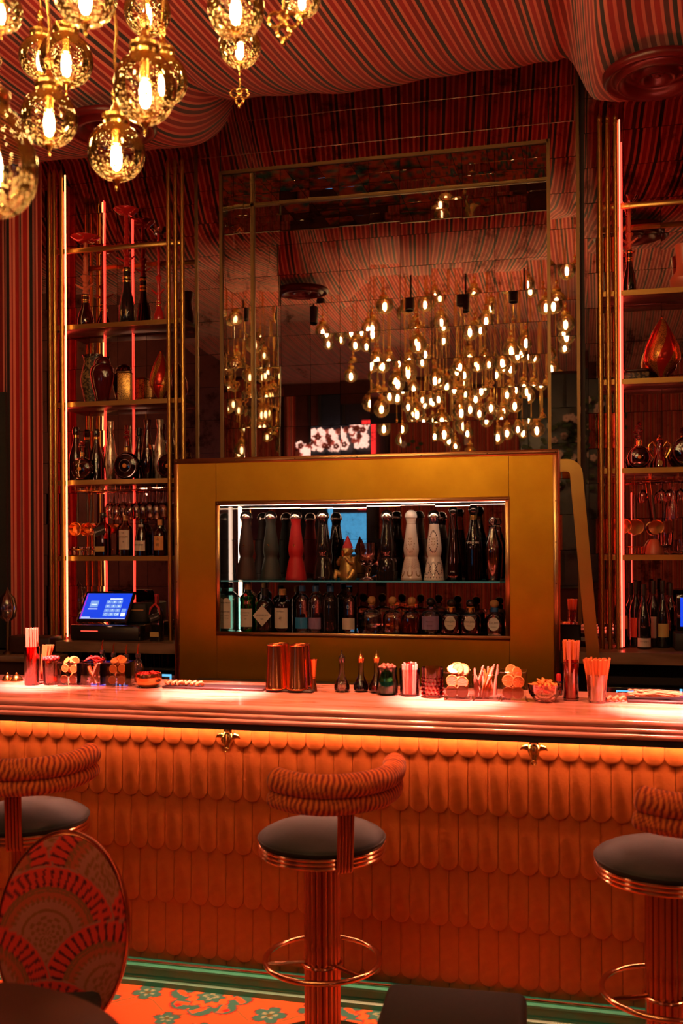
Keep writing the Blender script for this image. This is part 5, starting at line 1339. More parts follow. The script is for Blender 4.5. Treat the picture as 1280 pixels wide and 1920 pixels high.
t, h, m = put(1237, 884, ZTOP[3], 5.15, 820, 'small ornate jug with gold handle between two round decanters', 'jug', 'ornate_jug')
link('body', MB().lathe([(11*m,0),(13*m,.04*h),(12*m,.25*h),(7*m,.42*h),(5*m,.6*h),(6*m,.78*h),(6*m,.82*h)], 22), 'red_glass', t); link('lid', MB().lathe([(6.5*m,.82*h),(5*m,.88*h),(1.8*m,.92*h),(2.2*m,.96*h),(.001,h)], 16), 'copper', t)
for sg in (-1, 1): link('handle', MB().tube([(sg*6*m,0,.62*h),(sg*13*m,0,.78*h),(sg*20*m,0,.68*h),(sg*18*m,0,.5*h),(sg*11*m,0,.3*h)], .0045, 8), 'gold', t)
link('crest', MB().prism_y([(4*m*cos(a), .14*h + 5*m*sin(a)) for a in [2*pi*i/16 for i in range(16)]], -13.6*m, -12.4*m), 'gold', t)
pan(1171, 925, 1000, 5.15, 14, 'copper pan hanging closest to the red light tube, above the wine bottles', .03, ZS[3] - SHT/2 - Zp(1171, 925, 5.15))
pan(1190, 930, 1003, 5.17, 15, 'dark copper pan hanging second from the red light tube', -.02, ZS[3] - SHT/2 - Zp(1190, 930, 5.17))
pan(1222, 930, 1003, 5.14, 14, 'shiny tilted copper pan hanging below the small ornate jug', -.12, ZS[3] - SHT/2 - Zp(1222, 930, 5.14))
rk = thing('glass_rack', 'brass hanging rails under the decanters above the wine bottles', 'rack', (0, 0, 0), 0, 'hanging glass racks')
for q in range(2):
    yq = 5.13 + q * .06; link('rail', MB().tube([(xq[2] + .02, yq, ZS[3] - .045), (xq[3] - .01, yq, ZS[3] - .045)], .0025, 6), 'copper', rk)
    for e in range(5): link('hanger', MB().tube([(xq[2] + .04 + e*.125, yq, ZS[3] - .045), (xq[2] + .04 + e*.125, yq, ZS[3] - SHT/2 + .0002)], .002, 6), 'copper', rk)
p = at(1262, 975, 5.15); m = mpp(1262, 5.15)
t = thing('hanging_carafe', 'pink glass carafe hanging from the rack above the wine bottles', 'carafe', (p.x, 5.15, p.z))
zz1 = ZS[3] - .045 - p.z
link('body', MB().lathe([(9.5*m,0),(10*m,20*m),(8*m,32*m),(4*m,42*m),(3.5*m,58*m),(5*m,62*m)], 22), 'pink_glass', t); link('hook', MB().tube([(0,0,62*m),(0,0,max(zz1, 63*m))], .002, 6), 'copper', t)
for k, (px, q) in enumerate(((1240, 0), (1256, 1), (1275, 0), (1205, 1))): stem_glass(X(px, 5.16 + q*.05, 910), 5.16 + q*.05, ZS[3] - .041, .62, 'small stemmed glass hanging from the rack above the wine bottles', 'stemmed glasses above the wine bottles')
goblet(1248, 1049, ZTOP[4], 5.14, 1008, 14, 'round brandy glass on the shelf just above the wine bottles', 'pink_glass', .34, 'brandy_glass')
goblet(1276, 1050, ZTOP[4], 5.14, 1022, 10, 'small cut glass at the edge of the shelf above the wine bottles', 'crystal', .2, 'small_tumbler')
t, h, m = put(1227, 1050, ZTOP[4], 5.17, 1020, 'dark red rounded bowl turned upside down beside the brandy glass', 'bowl', 'upturned_bowl'); link('shell', MB().lathe([(17*m,0),(17*m,.1*h),(14*m,.6*h),(8*m,.92*h),(.001,h)], 24), 'terracotta', t)
t = thing('gold_tray', 'oval copper gallery tray next to the red light tube', 'tray', (X(1186, 5.16, 1049), 5.16, ZTOP[4] + .0005)); m = mpp(1186, 5.16)
link('plate', MB().lathe([(.001,.0),(19*m,.0),(20*m,.004),(.001,.006)], 32, sy=.7), 'copper', t); link('gallery', MB().tube([(20*m*cos(a), 20*m*.7*sin(a), .038) for a in [2*pi*i/40 for i in range(40)]], .003, 6, True), 'copper', t)
for k in range(8):
    a = 2*pi*k/8 + .2; link('post', MB().tube([(19.5*m*cos(a), 19.5*m*.7*sin(a), .004), (20*m*cos(a), 20*m*.7*sin(a), .038)], .0018, 5), 'copper', t)
# wine bottles on the counter
WINE = [(.92,0),(1,.012),(1,.55),(.85,.64),(.45,.73),(.36,.78),(.34,.98)]
BURG = [(.92,0),(1,.012),(1,.42),(.9,.52),(.6,.64),(.38,.74),(.34,.98)]
for px, yb, yt, Yq, hw_, sh, lb, la in ((1166, 1222, 1110, 5.19, 12, WINE, 'wine bottle with cream label, at the rods end of the row', ('paper_orange', .30, .52, .9)),
        (1192, 1222, 1100, 5.22, 12, WINE, 'wine bottle with a red label, behind the front bottle', ('paper_red', .14, .44, .9)), (1207, 1224, 1103, 5.10, 13, BURG, 'front wine bottle with a low wide cream label', ('paper', .035, .17, 1.1)),
        (1225, 1222, 1098, 5.20, 12, WINE, 'wine bottle with a tall cream label behind the front one', ('paper', .14, .46, .9)), (1243, 1223, 1097, 5.17, 13, BURG, 'dark wine bottle with an amber label', ('paper_gold', .16, .36, .8)),
        (1257, 1223, 1104, 5.22, 12, WINE, 'unlabelled dark wine bottle, last before the second till', None), (1183, 1222, 1104, 5.24, 11, WINE, 'plain dark wine bottle at the back of the row', None)):
    bottle(px, yb, ZC, Yq, yt, hw_, sh, lb, 'dark_green_glass' if la is None else 'black_gloss', ('black_matte', [(.37,.80),(.37,.99),(.33,1)]), lab=la, group='wine bottles on the back counter', liquid=('black_gloss', .6) if la is None else None,
           texts=[('Bourgogne', 0, .12, 3.5, 'ink')] if px == 1207 else ())
t = thing('tablet_till', 'second till tablet with a blue screen cut by the picture edge', 'tablet', (X(1295, 5.05, 1160), 5.05, ZC + .0005)); m = mpp(1295, 5.05)
link('case', bevelbox(-26*m, 40*m, -.006, .006, .10, .27, .004), 'black_gloss', t); link('screen', MB().box(-19*m, 36*m, -.0075, -.0062, .115, .255), 'screen_blue', t); link('stand', bevelbox(-30*m, 40*m, -.03, .12, 0, .085, .006), 'black_matte', t); link('neck', MB().tube([(0,.02,.084),(0,.005,.12)], .012, 8), 'black_matte', t)

# ================================================================== ON THE BAR TOP
def onbar(px, ybase, ytop, label, cat, name, group=None, rz=0):
    p = atz(px, ybase, Z_BAR); m = mpp(px, p.y)
    return thing(name, label, cat, (p.x, p.y, Z_BAR + .0005), rz, group), (ybase - ytop) * m, m
def cup(t, h, r0, r1, mat, th=.002, seg=28, base=.006, name='vessel'):
    return link(name, MB().lathe([(r0*.92,0),(r0,.004),(r1,h),(r1-th,h),(r0-th,base+.002),(.001,base)], seg), mat, t)
def straws(px, ybase, ytop, n, spread0, spread1, mats, label, group, z0=.008, r=.0028, jit=.01):
    p = atz(px, ybase, Z_BAR); m = mpp(px, p.y); h = (ybase - ytop) * m
    for i in range(n):
        a = 2*pi*i*.381966; q = sqrt((i + .5) / n)
        b = Vector((p.x + spread0*m*q*cos(a), p.y + spread0*m*q*sin(a), Z_BAR + z0)); e = Vector((p.x + spread1*m*q*cos(a), p.y + spread1*m*q*sin(a), Z_BAR + h*(1 + random.uniform(-jit, jit))))
        mb = MB().tube([(0,0,0), tuple(e - b)], r, 6)
        o = tag(link('drinking_straw', mb, mats[i % len(mats)], None, b), label, 'straw', group)
t, h, m = onbar(60, 1284, 1212, 'tall red cylinder glass packed with coral straws near the corner cabinet', 'glass', 'straw_glass'); cup(t, h, 13.5*m, 14*m, 'red_glass')
straws(60, 1284, 1178, 18, 10.5, 11, ['straw_coral'], 'coral straw standing upright in the tall red glass near the corner cabinet', 'straws in the tall red corner glass', r=.0042)
t, h, m = onbar(80, 1277, 1238, 'small tumbler of slanting straws behind the tall red glass', 'glass', 'straw_tumbler'); cup(t, h, 9*m, 11*m, 'pink_glass')
p0 = atz(80, 1277, Z_BAR)
for i in range(11):
    b = Vector((p0.x - .004 + .0035*(i % 4), p0.y + .006*(i // 4) - .008, Z_BAR + .009)); mb = MB().tube([(0,0,0), (.012 + .0035*i, 0, .145)], .0036, 6)
    tag(link('drinking_straw', mb, 'straw_orange', None, b), 'slanting orange straw leaning in the tumbler behind the tall red glass', 'straw', 'slanting straws near the corner cabinet')
t, h, m = onbar(97, 1283, 1238, 'glass jar of gold liquid heaped with red berries', 'jar', 'berry_jar'); cup(t, h, 15*m, 17*m, 'pink_glass'); link('filling', MB().lathe([(13.5*m,.008),(15*m,h*.92)], 20), 'amber_glass', t)
for k in range(26):
    a = k*2.4; q = sqrt((k % 13 + .5)/13); p = atz(97, 1283, Z_BAR)
    tag(link('berry', MB().ball((0,0,0), 3.6*m, 8, 6), 'petal_red', None, (p.x + 14*m*q*cos(a), p.y + 14*m*q*sin(a), Z_BAR + h + .006 + (2.2 if k >= 13 else 0)*m*(1.5 - q))), 'red berry heaped on the jar of gold liquid', 'berry', 'red berries on the jar')
# square jars
sl_f = MB().lathe([(.001,-.0015),(.018,-.0015),(.018,.0015),(.001,.0015)], 20).mesh('f'); sl_f.materials.append(M['citrus_flesh'])
sl_p = MB().lathe([(.001,-.0015),(.018,-.0015),(.018,.0015),(.001,.0015)], 20).mesh('f'); sl_p.materials.append(M['citrus_pale'])
sl_o = MB().lathe([(.001,-.0015),(.018,-.0015),(.018,.0015),(.001,.0015)], 20).mesh('f'); sl_o.materials.append(M['citrus_red'])
sl_r = MB().tube([(.0185*cos(a), .0185*sin(a), 0) for a in [2*pi*i/24 for i in range(24)]], .0022, 6, True).mesh('r'); sl_r.materials.append(M['citrus_rind'])
seg_ = MB()
for k in range(8): a = 2*pi*k/8; seg_.tube([(.003*cos(a),.003*sin(a),.0), (.0165*cos(a),.0165*sin(a),0)], .0019, 4)
sl_s = seg_.mesh('s'); sl_s.materials.append(M['citrus_rind'])
def slice_(loc, rot, s, label, group, flesh=None):
    t = thing('citrus_slice', label, 'citrus slice', loc, 0, group); t.rotation_euler = rot
    link('flesh', flesh or sl_f, None, t, scale=(s,s,s)); link('rind', sl_r, None, t, scale=(s,s,s)); link('membrane', sl_s, None, t, scale=(s,s,s))
def sqjar(px, ybase, ytop, hw_, label, rz=.0, mat='jar_glass'):
    t, h, m = onbar(px, ybase, ytop, label, 'jar', 'square_jar', 'square glass garnish jars', rz); W = hw_*m; g = .003
    mb = MB().box(-W,W,-W,W,0,.008).box(-W,W,-W,-W+g,.008,h).box(-W,W,W-g,W,.008,h).box(-W,-W+g,-W+g,W-g,.008,h).box(W-g,W,-W+g,W-g,.008,h)
    link('vessel', mb.mesh('v', False), mat, t)
    link('rim', MB().tube([(-W,-W,h),(W,-W,h),(W,W,h),(-W,W,h)], .0016, 6, True), 'crystal', t)
    return t, h, W, m
rn = random.Random(11)
def fill_slices(px, ybase, W, h, n, lab, grp, s=1.0, flesh=None, heap=True, rz=0):
    """a layer standing against the front glass, loose layers behind it, a few heaped over the rim"""
    p = atz(px, ybase, Z_BAR); R = .0208*s; inr = W - .0045; lim = max(.002, inr - R)
    for i in range(2):
        for j in range(2):
            slice_((p.x + (-1 if i else 1)*lim*rn.uniform(.85,1), p.y - inr + .004 + .0035*(i + 2*j), Z_BAR + .010 + R + j*(h - .012 - 2*R)*rn.uniform(.75,.95)), (pi/2 + rn.uniform(-.03,.03), 0, rn.uniform(-.05,.05)), s, lab, grp, flesh)
    for k in range(n):
        fr = k / max(1, n-1)
        slice_((p.x + rn.uniform(-1,1)*lim, p.y - inr + .022 + (2*inr - .034)*rn.random(), Z_BAR + .010 + R + fr*(h - R)*(.92 if not heap else 1.0)), (pi/2 + rn.uniform(-.7,.7), rn.uniform(-.4,.4), rn.uniform(-.9,.9)), s*rn.uniform(.85,1), lab, grp, flesh)
    if heap:
        for k in range(3): slice_((p.x + (k-1)*lim*.9, p.y + rn.uniform(-.6,.2)*lim, Z_BAR + h + R*.35 + .004*(k % 2)), (pi/2 + rn.uniform(-1.0,.4), rn.uniform(-.4,.4), rn.uniform(-.5,.5)), s, lab, grp, flesh)
_, h, W, m = sqjar(136, 1284, 1241, 20, 'square glass jar of orange peel and slices, next to the berry jar'); fill_slices(136, 1284, W, h, 8, 'dried citrus slice in the square jar next to the berry jar', 'slices in the jar next to the berries', .82)
_, h, W, m = sqjar(179, 1285, 1242, 20, 'square glass jar of cinnamon sticks under dried red flowers')
p = atz(179, 1285, Z_BAR)
for k in range(10):
    b = Vector((p.x + (-1 if k % 2 else 1)*W*.6*rn.uniform(.3,1), p.y - W*.7 + k*.006, Z_BAR + .012)); e = Vector((p.x + (1 if k % 2 else -1)*W*.55*rn.uniform(.4,1), b.y, Z_BAR + h*rn.uniform(.8,1.05)))
    tag(link('cinnamon_stick', MB().tube([(0,0,0), tuple(e-b)], .0048, 7), 'citrus_pale' if k % 3 else 'straw_orange', None, b), 'cinnamon stick leaning in the square jar with dried flowers on top', 'cinnamon stick', 'cinnamon sticks in the square jar')
for k in range(12):
    fl = MB()
    for j in range(5): a = j*1.257 + k; fl.ball((.007*cos(a), .007*sin(a), .002), .0062, 6, 5, (1,1,.45))
    tag(link('dried_flower', fl, 'petal_red', None, (p.x + rn.uniform(-.7,.8)*W, p.y + rn.uniform(-.7,.7)*W, Z_BAR + h + .006 + .012*rn.random()), (rn.uniform(-.6,.6), rn.uniform(-.6,.6), 0)), 'dried red flower heaped on the cinnamon jar', 'flower', 'dried red flowers on the cinnamon jar')
_, h, W, m = sqjar(226, 1286, 1241, 20, 'square glass jar of dried orange wheels beside the brass bowl'); fill_slices(226, 1286, W, h, 10, 'dried orange wheel in the square jar beside the brass bowl', 'wheels in the jar beside the brass bowl', .85)
# pourer bottles behind
for k, (px, yt) in enumerate(((192, 1200), (213, 1206), (237, 1208), (259, 1207))):
    p = atz(px, 1280, Z_BAR); m = mpp(px, 3.86)
    t = thing('pourer_bottle', f'clear syrup bottle with steel pourer, {["first","second","third","last"][k]} from the corner behind the jars', 'bottle', (X(px, 3.86, 1280), 3.86, Z_BAR + .0005), 0, 'syrup bottles behind the garnish jars')
    hh = Zp(px, yt, 3.86) - Z_BAR; hb = hh - .052
    link('body', MB().lathe([(.020,0),(.022,.004),(.022,hb*.55),(.016,hb*.78),(.009,hb*.9),(.009,hb)], 20), 'clear_glass', t); link('collar', MB().lathe([(.010,hb-.006),(.012,hb),(.010,hb+.010)], 14), 'black_rubber', t); link('spout', MB().tube([(0,0,hb+.008),(0,0,hh-.012),(.004,0,hh)], [.0045,.0028,.002], 8), 'copper', t)
t, h, m = onbar(278, 1288, 1262, 'round brass bowl heaped with red petals', 'bowl', 'petal_bowl'); link('bowl', MB().lathe([(12*m,0),(18*m,.004),(25*m,.45*h),(25.5*m,.8*h),(24*m,h),(23*m,h),(23.5*m,.7*h),(.001,.5*h)], 32), 'copper', t)
pb = MB()
for k in range(70):
    a = k*2.4; q = sqrt((k+.5)/70)*22*m; s0 = len(pb.v); pb.ball((0,0,0), .008, 6, 4, (1,.7,.22)); pb.xform(Matrix.Translation((q*cos(a), q*sin(a), h*(1.02 - .12*q/(22*m)) + rn.uniform(-.002,.005))) @ Euler((rn.uniform(-.7,.7), rn.uniform(-.7,.7), a)).to_matrix().to_4x4(), s0)
c = link('petals', pb, 'petal_red', t); c['kind'] = 'stuff'
for k, (px, py, r) in enumerate(((14, 1277, 10), (31, 1277, 12))):
    t, h, m = onbar(px, py, py - 14, ['smaller gold bell ornament at the picture edge on the bar', 'larger gold bell ornament on the bar beside the tall red glass'][k], 'ornament', 'bell_ornament'); link('bell', MB().lathe([(r*m,0),(r*1.02*m,.004),(r*.8*m,.5*h),(r*.5*m,.8*h),(.001,.9*h)], 20), 'gold', t); link('knob', MB().ball((0,0,h), 2.2*m, 10, 6), 'gold', t)
# bar mats with twisted rusks
def mat_(px0, px1, py, label, depth=.10):
    a, b = atz(px0, py, Z_BAR), atz(px1, py + (px1-px0)*.036, Z_BAR); y = min(a.y, b.y)
    return tag(link('bar_mat', bevelbox(X(px0, y, py), X(px1, y, py), y, min(y + depth, 3.945), Z_BAR + .0005, Z_BAR + .010, .003, 1), 'black_rubber'), label, 'bar mat', 'black rubber bar mats')
mat_(303, 493, 1290, 'black rubber bar mat beside the brass petal bowl'); mat_(497, 585, 1297, 'black rubber mat under the copper shakers', .07); mat_(1176, 1330, 1317, 'black rubber bar mat under the wheat sheaf')
def rusk(px, py, L, a, label, z=.016):
    p = atz(px, py, Z_BAR + z); pts = [(L*(i/20-.5), .006*sin(i*1.1), .004*cos(i*1.1)) for i in range(21)]
    t = tag(link('twisted_rusk', MB().tube(pts, [.007 + .002*sin(i*2.2) for i in range(21)], 8), 'pretzel', None, (p.x, p.y, Z_BAR + .0225 if z > .01 else Z_BAR + .0135), (0,0,a)), label, 'rusk', 'twisted rusks on the bar')
rusk(326, 1283, .075, .1, 'twisted rusk on the mat nearest the brass bowl'); rusk(362, 1284, .085, -.1, 'twisted rusk on the mat further from the brass bowl'); rusk(1152, 1312, .08, .15, 'twisted rusk lying beside the glass of fanned straws', .008)
# copper shakers, jigger
for k, (px, yb, yt) in enumerate(((526, 1290, 1207), (566, 1290, 1208), (517, 1296, 1209), (558, 1297, 1210))):
    p = atz(px, yb, Z_BAR); m = mpp(px, p.y); h = (yb-yt)*m
    t = thing('shaker_tin', ['copper shaker tin behind the front one on the mat, farther from the jigger', 'copper shaker tin behind the front one, beside the jigger', 'front copper shaker tin, farther from the jigger', 'front copper shaker tin, beside the jigger'][k], 'shaker', (p.x, p.y, Z_BAR + .0105), 0, 'upturned copper shaker tins')
    hm = h - .010
    link('body', MB().lathe([(20*m,0),(20.4*m,.003),(19*m,.06*hm),(15.6*m,.94*hm),(15.2*m,hm)], 40), 'copper', t); link('bottom_bead', MB().tube([(15.2*m*cos(a), 15.2*m*sin(a), hm) for a in [2*pi*i/40 for i in range(40)]], .0022, 6, True), 'copper', t); link('rolled_rim', MB().tube([(20.2*m*cos(a), 20.2*m*sin(a), .003) for a in [2*pi*i/40 for i in range(40)]], .002, 6, True), 'copper', t)
t, h, m = onbar(588, 1296, 1236, 'slim copper jigger standing beside the shakers', 'jigger', 'jigger'); link('lower_cup', MB().lathe([(7*m,0),(6.5*m,.05*h),(3*m,.42*h)], 24), 'copper', t); link('upper_cup', MB().lathe([(3*m,.42*h),(4*m,.5*h),(7*m,.97*h),(8*m,h),(7*m,h),(.001,.5*h)], 24), 'copper', t); link('waist', MB().lathe([(3.4*m,.40*h),(3.8*m,.42*h),(3.4*m,.44*h)], 16), 'copper', t)
# bitters
for px, yb, yt, liq, cap, lb in ((641, 1297, 1219, 'crystal', 'black_gloss', 'clear bitters bottle with a black dasher top'), (677, 1297, 1220, 'black_gloss', 'copper', 'bitters bottle of dark liquid with a steel dasher'), (706, 1299, 1219, 'amber_glass', 'gold', 'bitters bottle with a gold crown top behind the teal jar')):
    t, h, m = onbar(px, yb, yt, lb, 'bottle', 'bitters_bottle', 'bitters bottles'); w_ = 14.5*m
    link('body', MB().lathe([(w_*.7,0),(w_,.06*h),(w_,.16*h),(w_*.75,.26*h),(w_*.40,.40*h),(w_*.34,.52*h),(w_*.32,.72*h)], 24), 'clear_glass', t); link('liquid', MB().lathe([(w_*.66,.01*h),(w_*.93,.06*h),(w_*.93,.16*h),(w_*.72,.25*h)], 22), liq, t)
    link('dasher_cap', MB().lathe([(w_*.40,.71*h),(w_*.42,.80*h),(w_*.46,.82*h),(w_*.30,.86*h),(w_*.08,.92*h),(w_*.05,h)], 16), cap, t)
# teal jar with beads
t, h, m = onbar(726, 1302, 1252, 'squat teal glass jar with gold belly, filled with pink beads', 'jar', 'bead_jar'); link('vessel', MB().lathe([(15*m,0),(20*m,.08*h),(21*m,.3*h),(20*m,.55*h),(18*m,.8*h),(19*m,h),(17*m,h),(.001,.7*h)], 28), 'teal_glass', t); link('gold_band', MB().lathe([(18*m,.5*h),(19*m,.55*h),(17*m,.8*h)], 24), 'gold', t)
link('core', MB().lathe([(14*m,.04*h),(17*m,.3*h),(16*m,.7*h)], 20), 'teal_paint', t)
p = atz(726, 1302, Z_BAR)
for k in range(24): a = k*2.4; q = sqrt((k % 16+.5)/16)*15.5*m; tag(link('bead', MB().ball((0,0,0), 3.3*m, 8, 6), 'petal_pink', None, (p.x+q*cos(a), p.y+q*sin(a), Z_BAR + h + (.004 if k < 16 else .010))), 'pink bead heaped on the squat teal jar', 'bead', 'pink beads in the teal jar')
t, h, m = onbar(768, 1304, 1254, 'ribbed glass of short red and white straws beside the teal jar', 'glass', 'straw_glass'); cup(t, h, 18*m, 20*m, 'pink_glass')
straws(768, 1304, 1244, 15, 13, 15, ['straw_white', 'straw_white', 'petal_red', 'straw_coral'], 'short red or white straw in the ribbed glass beside the teal jar', 'short straws beside the teal jar', r=.0038, jit=.06)
t, h, m = onbar(811, 1307, 1251, 'empty red hobnail tumbler between straws and garnish jars', 'glass', 'hobnail_tumbler'); cup(t, h, 19*m, 20.5*m, 'pink_glass')
hb = MB()
for i in range(5):
    for k in range(16): a = 2*pi*(k + .5*(i % 2))/16; hb.ball((19.6*m*cos(a), 19.6*m*sin(a), h*(.12 + i*.13)), 2.6*m, 6, 4)
link('hobnails', hb, 'red_glass', t)
_, h, W, m = sqjar(859, 1310, 1259, 24, 'square glass jar of pale dried citrus heaped above its rim'); fill_slices(859, 1310, W, h, 10, 'pale dried citrus slice in the heaped square jar beside the red tumbler', 'pale slices in the heaped jar', 1.08, sl_p)
_, h, W, m = sqjar(911, 1311, 1263, 24, 'square glass jar of pale dried peel strips'); p = atz(911, 1311, Z_BAR)
for k in range(20):
    b = Vector((p.x + rn.uniform(-.8,.8)*W, p.y + (k/20*1.7-.85)*W, Z_BAR + .012)); dx = rn.uniform(-.4,.6)*W; L = h*rn.uniform(.75,1.25); dx = max(-W*.8 - (b.x-p.x), min(W*.85 - (b.x-p.x), dx))
    tag(link('peel_strip', MB().tube([(0,0,0),(dx*.2,-.002,L*.4),(dx,0,L)], [.005,.006,.003], 6), ['citrus_pale','straw_coral','citrus_flesh'][k % 3], None, b), 'dried peel strip in the square jar between slices and orange wheels', 'peel strip', 'peel strips in the square jar')
_, h, W, m = sqjar(963, 1313, 1258, 24, 'square glass jar of dried orange wheels beside the glass bowl'); fill_slices(963, 1313, W, h, 10, 'dried orange wheel in the square jar beside the glass bowl', 'wheels in the jar beside the glass bowl', 1.08, None, False)
t, h, m = onbar(1021, 1315, 1282, 'clear glass bowl of red and orange dried garnish', 'bowl', 'garnish_bowl'); link('bowl', MB().lathe([(16*m,0),(20*m,.004),(30*m,.5*h),(32*m,h),(30.5*m,h),(28*m,.5*h),(.001,.2*h)], 32), 'pink_glass', t)
for nm, mt, n_, z0 in (('red_shreds', 'petal_red', 60, .55), ('orange_shreds', 'petal_orange', 26, .85)):
    pb = MB()
    for k in range(n_):
        a = k*2.4 + z0*7; q = sqrt((k+.5)/n_)*25*m; s0 = len(pb.v); pb.ball((0,0,0), .011, 6, 4, (1.1,.5,.22)); pb.xform(Matrix.Translation((q*cos(a), q*sin(a), h*(z0 + .42*(1-q/(26*m))) + rn.uniform(-.004,.006))) @ Euler((rn.uniform(-.9,.9), rn.uniform(-.9,.9), a)).to_matrix().to_4x4(), s0)
    c = link(nm, pb, mt, t); c['kind'] = 'stuff'
t = thing('dropper_bottle', 'little dark bottle with red cap behind the glass bowl', 'bottle', (X(1047, 3.84, 1290), 3.84, Z_BAR + .0005)); m = mpp(1047, 3.84); link('body', MB().lathe([(7*m,0),(7.5*m,.003),(7.5*m,22*m),(4*m,27*m)], 16), 'black_gloss', t); link('cap', MB().lathe([(4.6*m,26*m),(4.6*m,38*m),(3*m,40*m)], 14), 'red_matte', t)
t, h, m = onbar(1070, 1313, 1236, 'tall ruby glass of orange straws beside the brace of the brass cabinet', 'glass', 'straw_glass'); cup(t, h, 14*m, 14.5*m, 'red_glass')
for z in (.06, .92): link('band', MB().tube([(14.4*m*cos(a), 14.4*m*sin(a), h*z) for a in [2*pi*i/32 for i in range(32)]], .0018, 6, True), 'red_glass', t)
straws(1070, 1313, 1201, 16, 9, 17, ['straw_orange', 'straw_coral'], 'orange straw in the tall ruby glass', 'straws in the tall ruby glass', r=.0046)
t, h, m = onbar(1119, 1317, 1264, 'clear fluted tumbler of fanned orange straws', 'glass', 'straw_glass'); link('vessel', MB().lathe([(15*m,0),(16*m,.004),(20.5*m,h),(19.5*m,h),(14*m,.01),(.001,.01)], 20), 'crystal', t)
straws(1119, 1317, 1235, 30, 11, 27, ['straw_orange'], 'orange straw fanning out of the clear fluted tumbler', 'fanned straws in the clear tumbler', r=.0042, jit=.015)
p = atz(1232, 1312, Z_BAR + .012); wm = MB()
for k in range(70):
    a = rn.uniform(-.16,.16); L = rn.uniform(.10,.17); s0 = len(wm.v); wm.tube([(0,0,0),(L*.5,.5*L*a,.012*rn.random()),(L,L*a*1.3,.004)], [.0014,.0016,.0006], 4); wm.xform(Matrix.Translation((-.075,rn.uniform(-.012,.012),rn.uniform(0,.018))), s0)
    wm.ball((-.075 + rn.uniform(-.02,.05), rn.uniform(-.016,.016), .012 + rn.uniform(-.008,.012)), .005, 5, 4, (1.8,.6,.6))
tag(link('wheat_sheaf', wm, 'wheat', None, (p.x, p.y + .02, Z_BAR + .019)), 'dried wheat sheaf lying on the bar mat at the far end', 'wheat sheaf')
tag(link('speed_rail', bevelbox(xbx0 + .15, xbx1 - .15, 4.60, 4.80, .86, .93, .006), 'black_matte'), 'black steel speed rail at the foot of the brass cabinet', 'rail')
link('rail_foot', MB().box(xbx0 + .2, xbx0 + .24, 4.66, 4.74, 0, .86), 'black_matte', bpy.data.objects['speed_rail']); link('rail_foot', MB().box(xbx1 - .24, xbx1 - .2, 4.66, 4.74, 0, .86), 'black_matte', bpy.data.objects['speed_rail'])

# ================================================================== THE ROOM BEHIND, SEEN IN THE MIRRORS
def blossoms(name, label, c, size, n, mats, leaf=True, cat='flowers'):
    t = thing(name, label, cat, c)
    r2 = random.Random(n); per = [MB() for _ in mats]
    for k in range(n):
        q = (r2.uniform(-1,1)*size[0], r2.uniform(-1,1)*size[1], r2.uniform(-1,1)*size[2])
        mb = per[k % len(mats)]
        for j in range(5): a = j*1.257; mb.ball((q[0]+.03*cos(a), q[1], q[2]+.03*sin(a)), .028, 6, 4, (1,.6,1))
    for mb, mt in zip(per, mats): o = link('blossom', mb, mt, t); o['kind'] = 'stuff'
    if leaf:
        lf = MB()
        for k in range(n*4): lf.ball((r2.uniform(-1.1,1.1)*size[0], r2.uniform(-1,1)*size[1] - .04, r2.uniform(-1.1,1.1)*size[2]), .045, 5, 4, (1,.4,.7))
        o = link('leaves', lf, 'leaf_green', t); o['kind'] = 'stuff'
    return t
t = blossoms('glow_flower_display', 'self-glowing white and pink flowers opposite the bar, seen in the niche mirror', (-4.14, -4.45, 3.12), (.40, .06, .15), 110, ['pink_glow', 'pink_glow', 'petal_pink'], False)  # glow is put into the petals; no lamp stands behind them
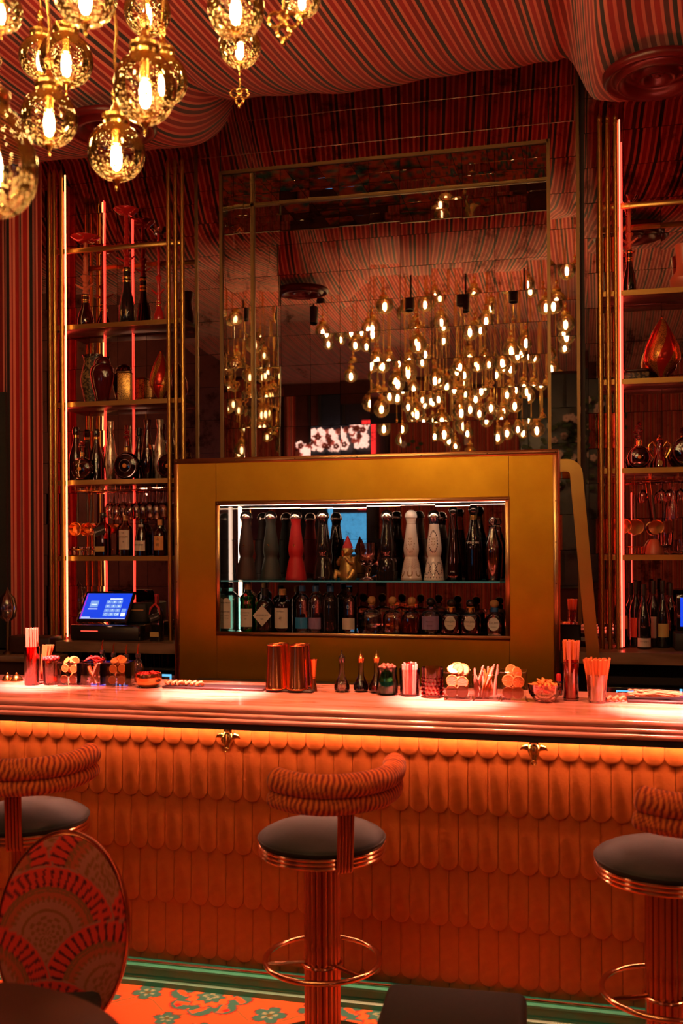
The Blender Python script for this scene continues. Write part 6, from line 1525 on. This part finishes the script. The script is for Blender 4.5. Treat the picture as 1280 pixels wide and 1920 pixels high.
blossoms('glow_flower_tower', 'taller clump of self-glowing pink flowers beside the red banner, seen in the niche mirror', (-3.54, -4.45, 3.28), (.12, .06, .30), 50, ['pink_glow', 'pink_glow', 'petal_pink'], False)
tag(link('red_banner', MB().box(-3.32, -3.12, -4.5, -4.45, 2.4, 3.7), 'red_glow'), 'narrow red lit banner beside the self-glowing flowers, seen in the mirror', 'banner')
tag(link('blue_window_light', MB().box(-3.9, -3.2, -4.61, -4.59, 1.55, 2.35), 'blue_glow'), 'blue lit window pane opposite the bar, seen in the cabinet mirror', 'window pane')
blossoms('flower_hedge', 'leafy hedge with white blossoms opposite the bar, seen in the column mirror', (-.2, -4.3, 2.9), (.6, .1, .5), 30, ['petal_white'])
blossoms('green_hedge', 'dark green leafy plant opposite the bar, seen in the niche mirror', (-2.2, -4.2, 2.7), (.5, .12, .35), 12, ['petal_white'])
def drum(x, y, z, label, power, col):  # lamps added as fill light around the room, mostly out of sight
    t = thing('fill_lamp', label, 'pendant lamp', (x, y, z), 0, 'added fabric drum lamps for fill')
    link('shade', MB().lathe([(.20,-.13),(.16,.13)], 32).mesh('shade'), 'fill_lamp_shade', t); link('cord', MB().tube([(0,0,.13),(0,0,max(.2, zc(x,y)-z))], .006, 6), 'gold', t)
    ld = bpy.data.lights.new('fill_light', 'POINT'); ld.energy = power; ld.color = col; ld.shadow_soft_size = .12
    lo = bpy.data.objects.new('fill_light', ld); COL.objects.link(lo); lo.parent = t; lo.location = (0,0,-.2)
em('fill_lamp_shade', (1,.42,.20), .9)
for x, y, z, pw, c_, lb in ((2.0, -.6, 3.0, 7, (1,.45,.28), 'drum lamp over the floor beside the camera'), (-4.4, .8, 2.5, 9, (1,.45,.28), 'drum lamp in the curtain corner, seen in the shelf mirror'), (1.7, 2.2, 3.1, 5, (1,.34,.20), 'drum lamp near the end of the bar'), (2.5, -2.8, 3.0, 9, (1,.45,.28), 'drum lamp before the far wall')):
    drum(x, y, z, 'added fill-light fabric ' + lb, pw, c_)
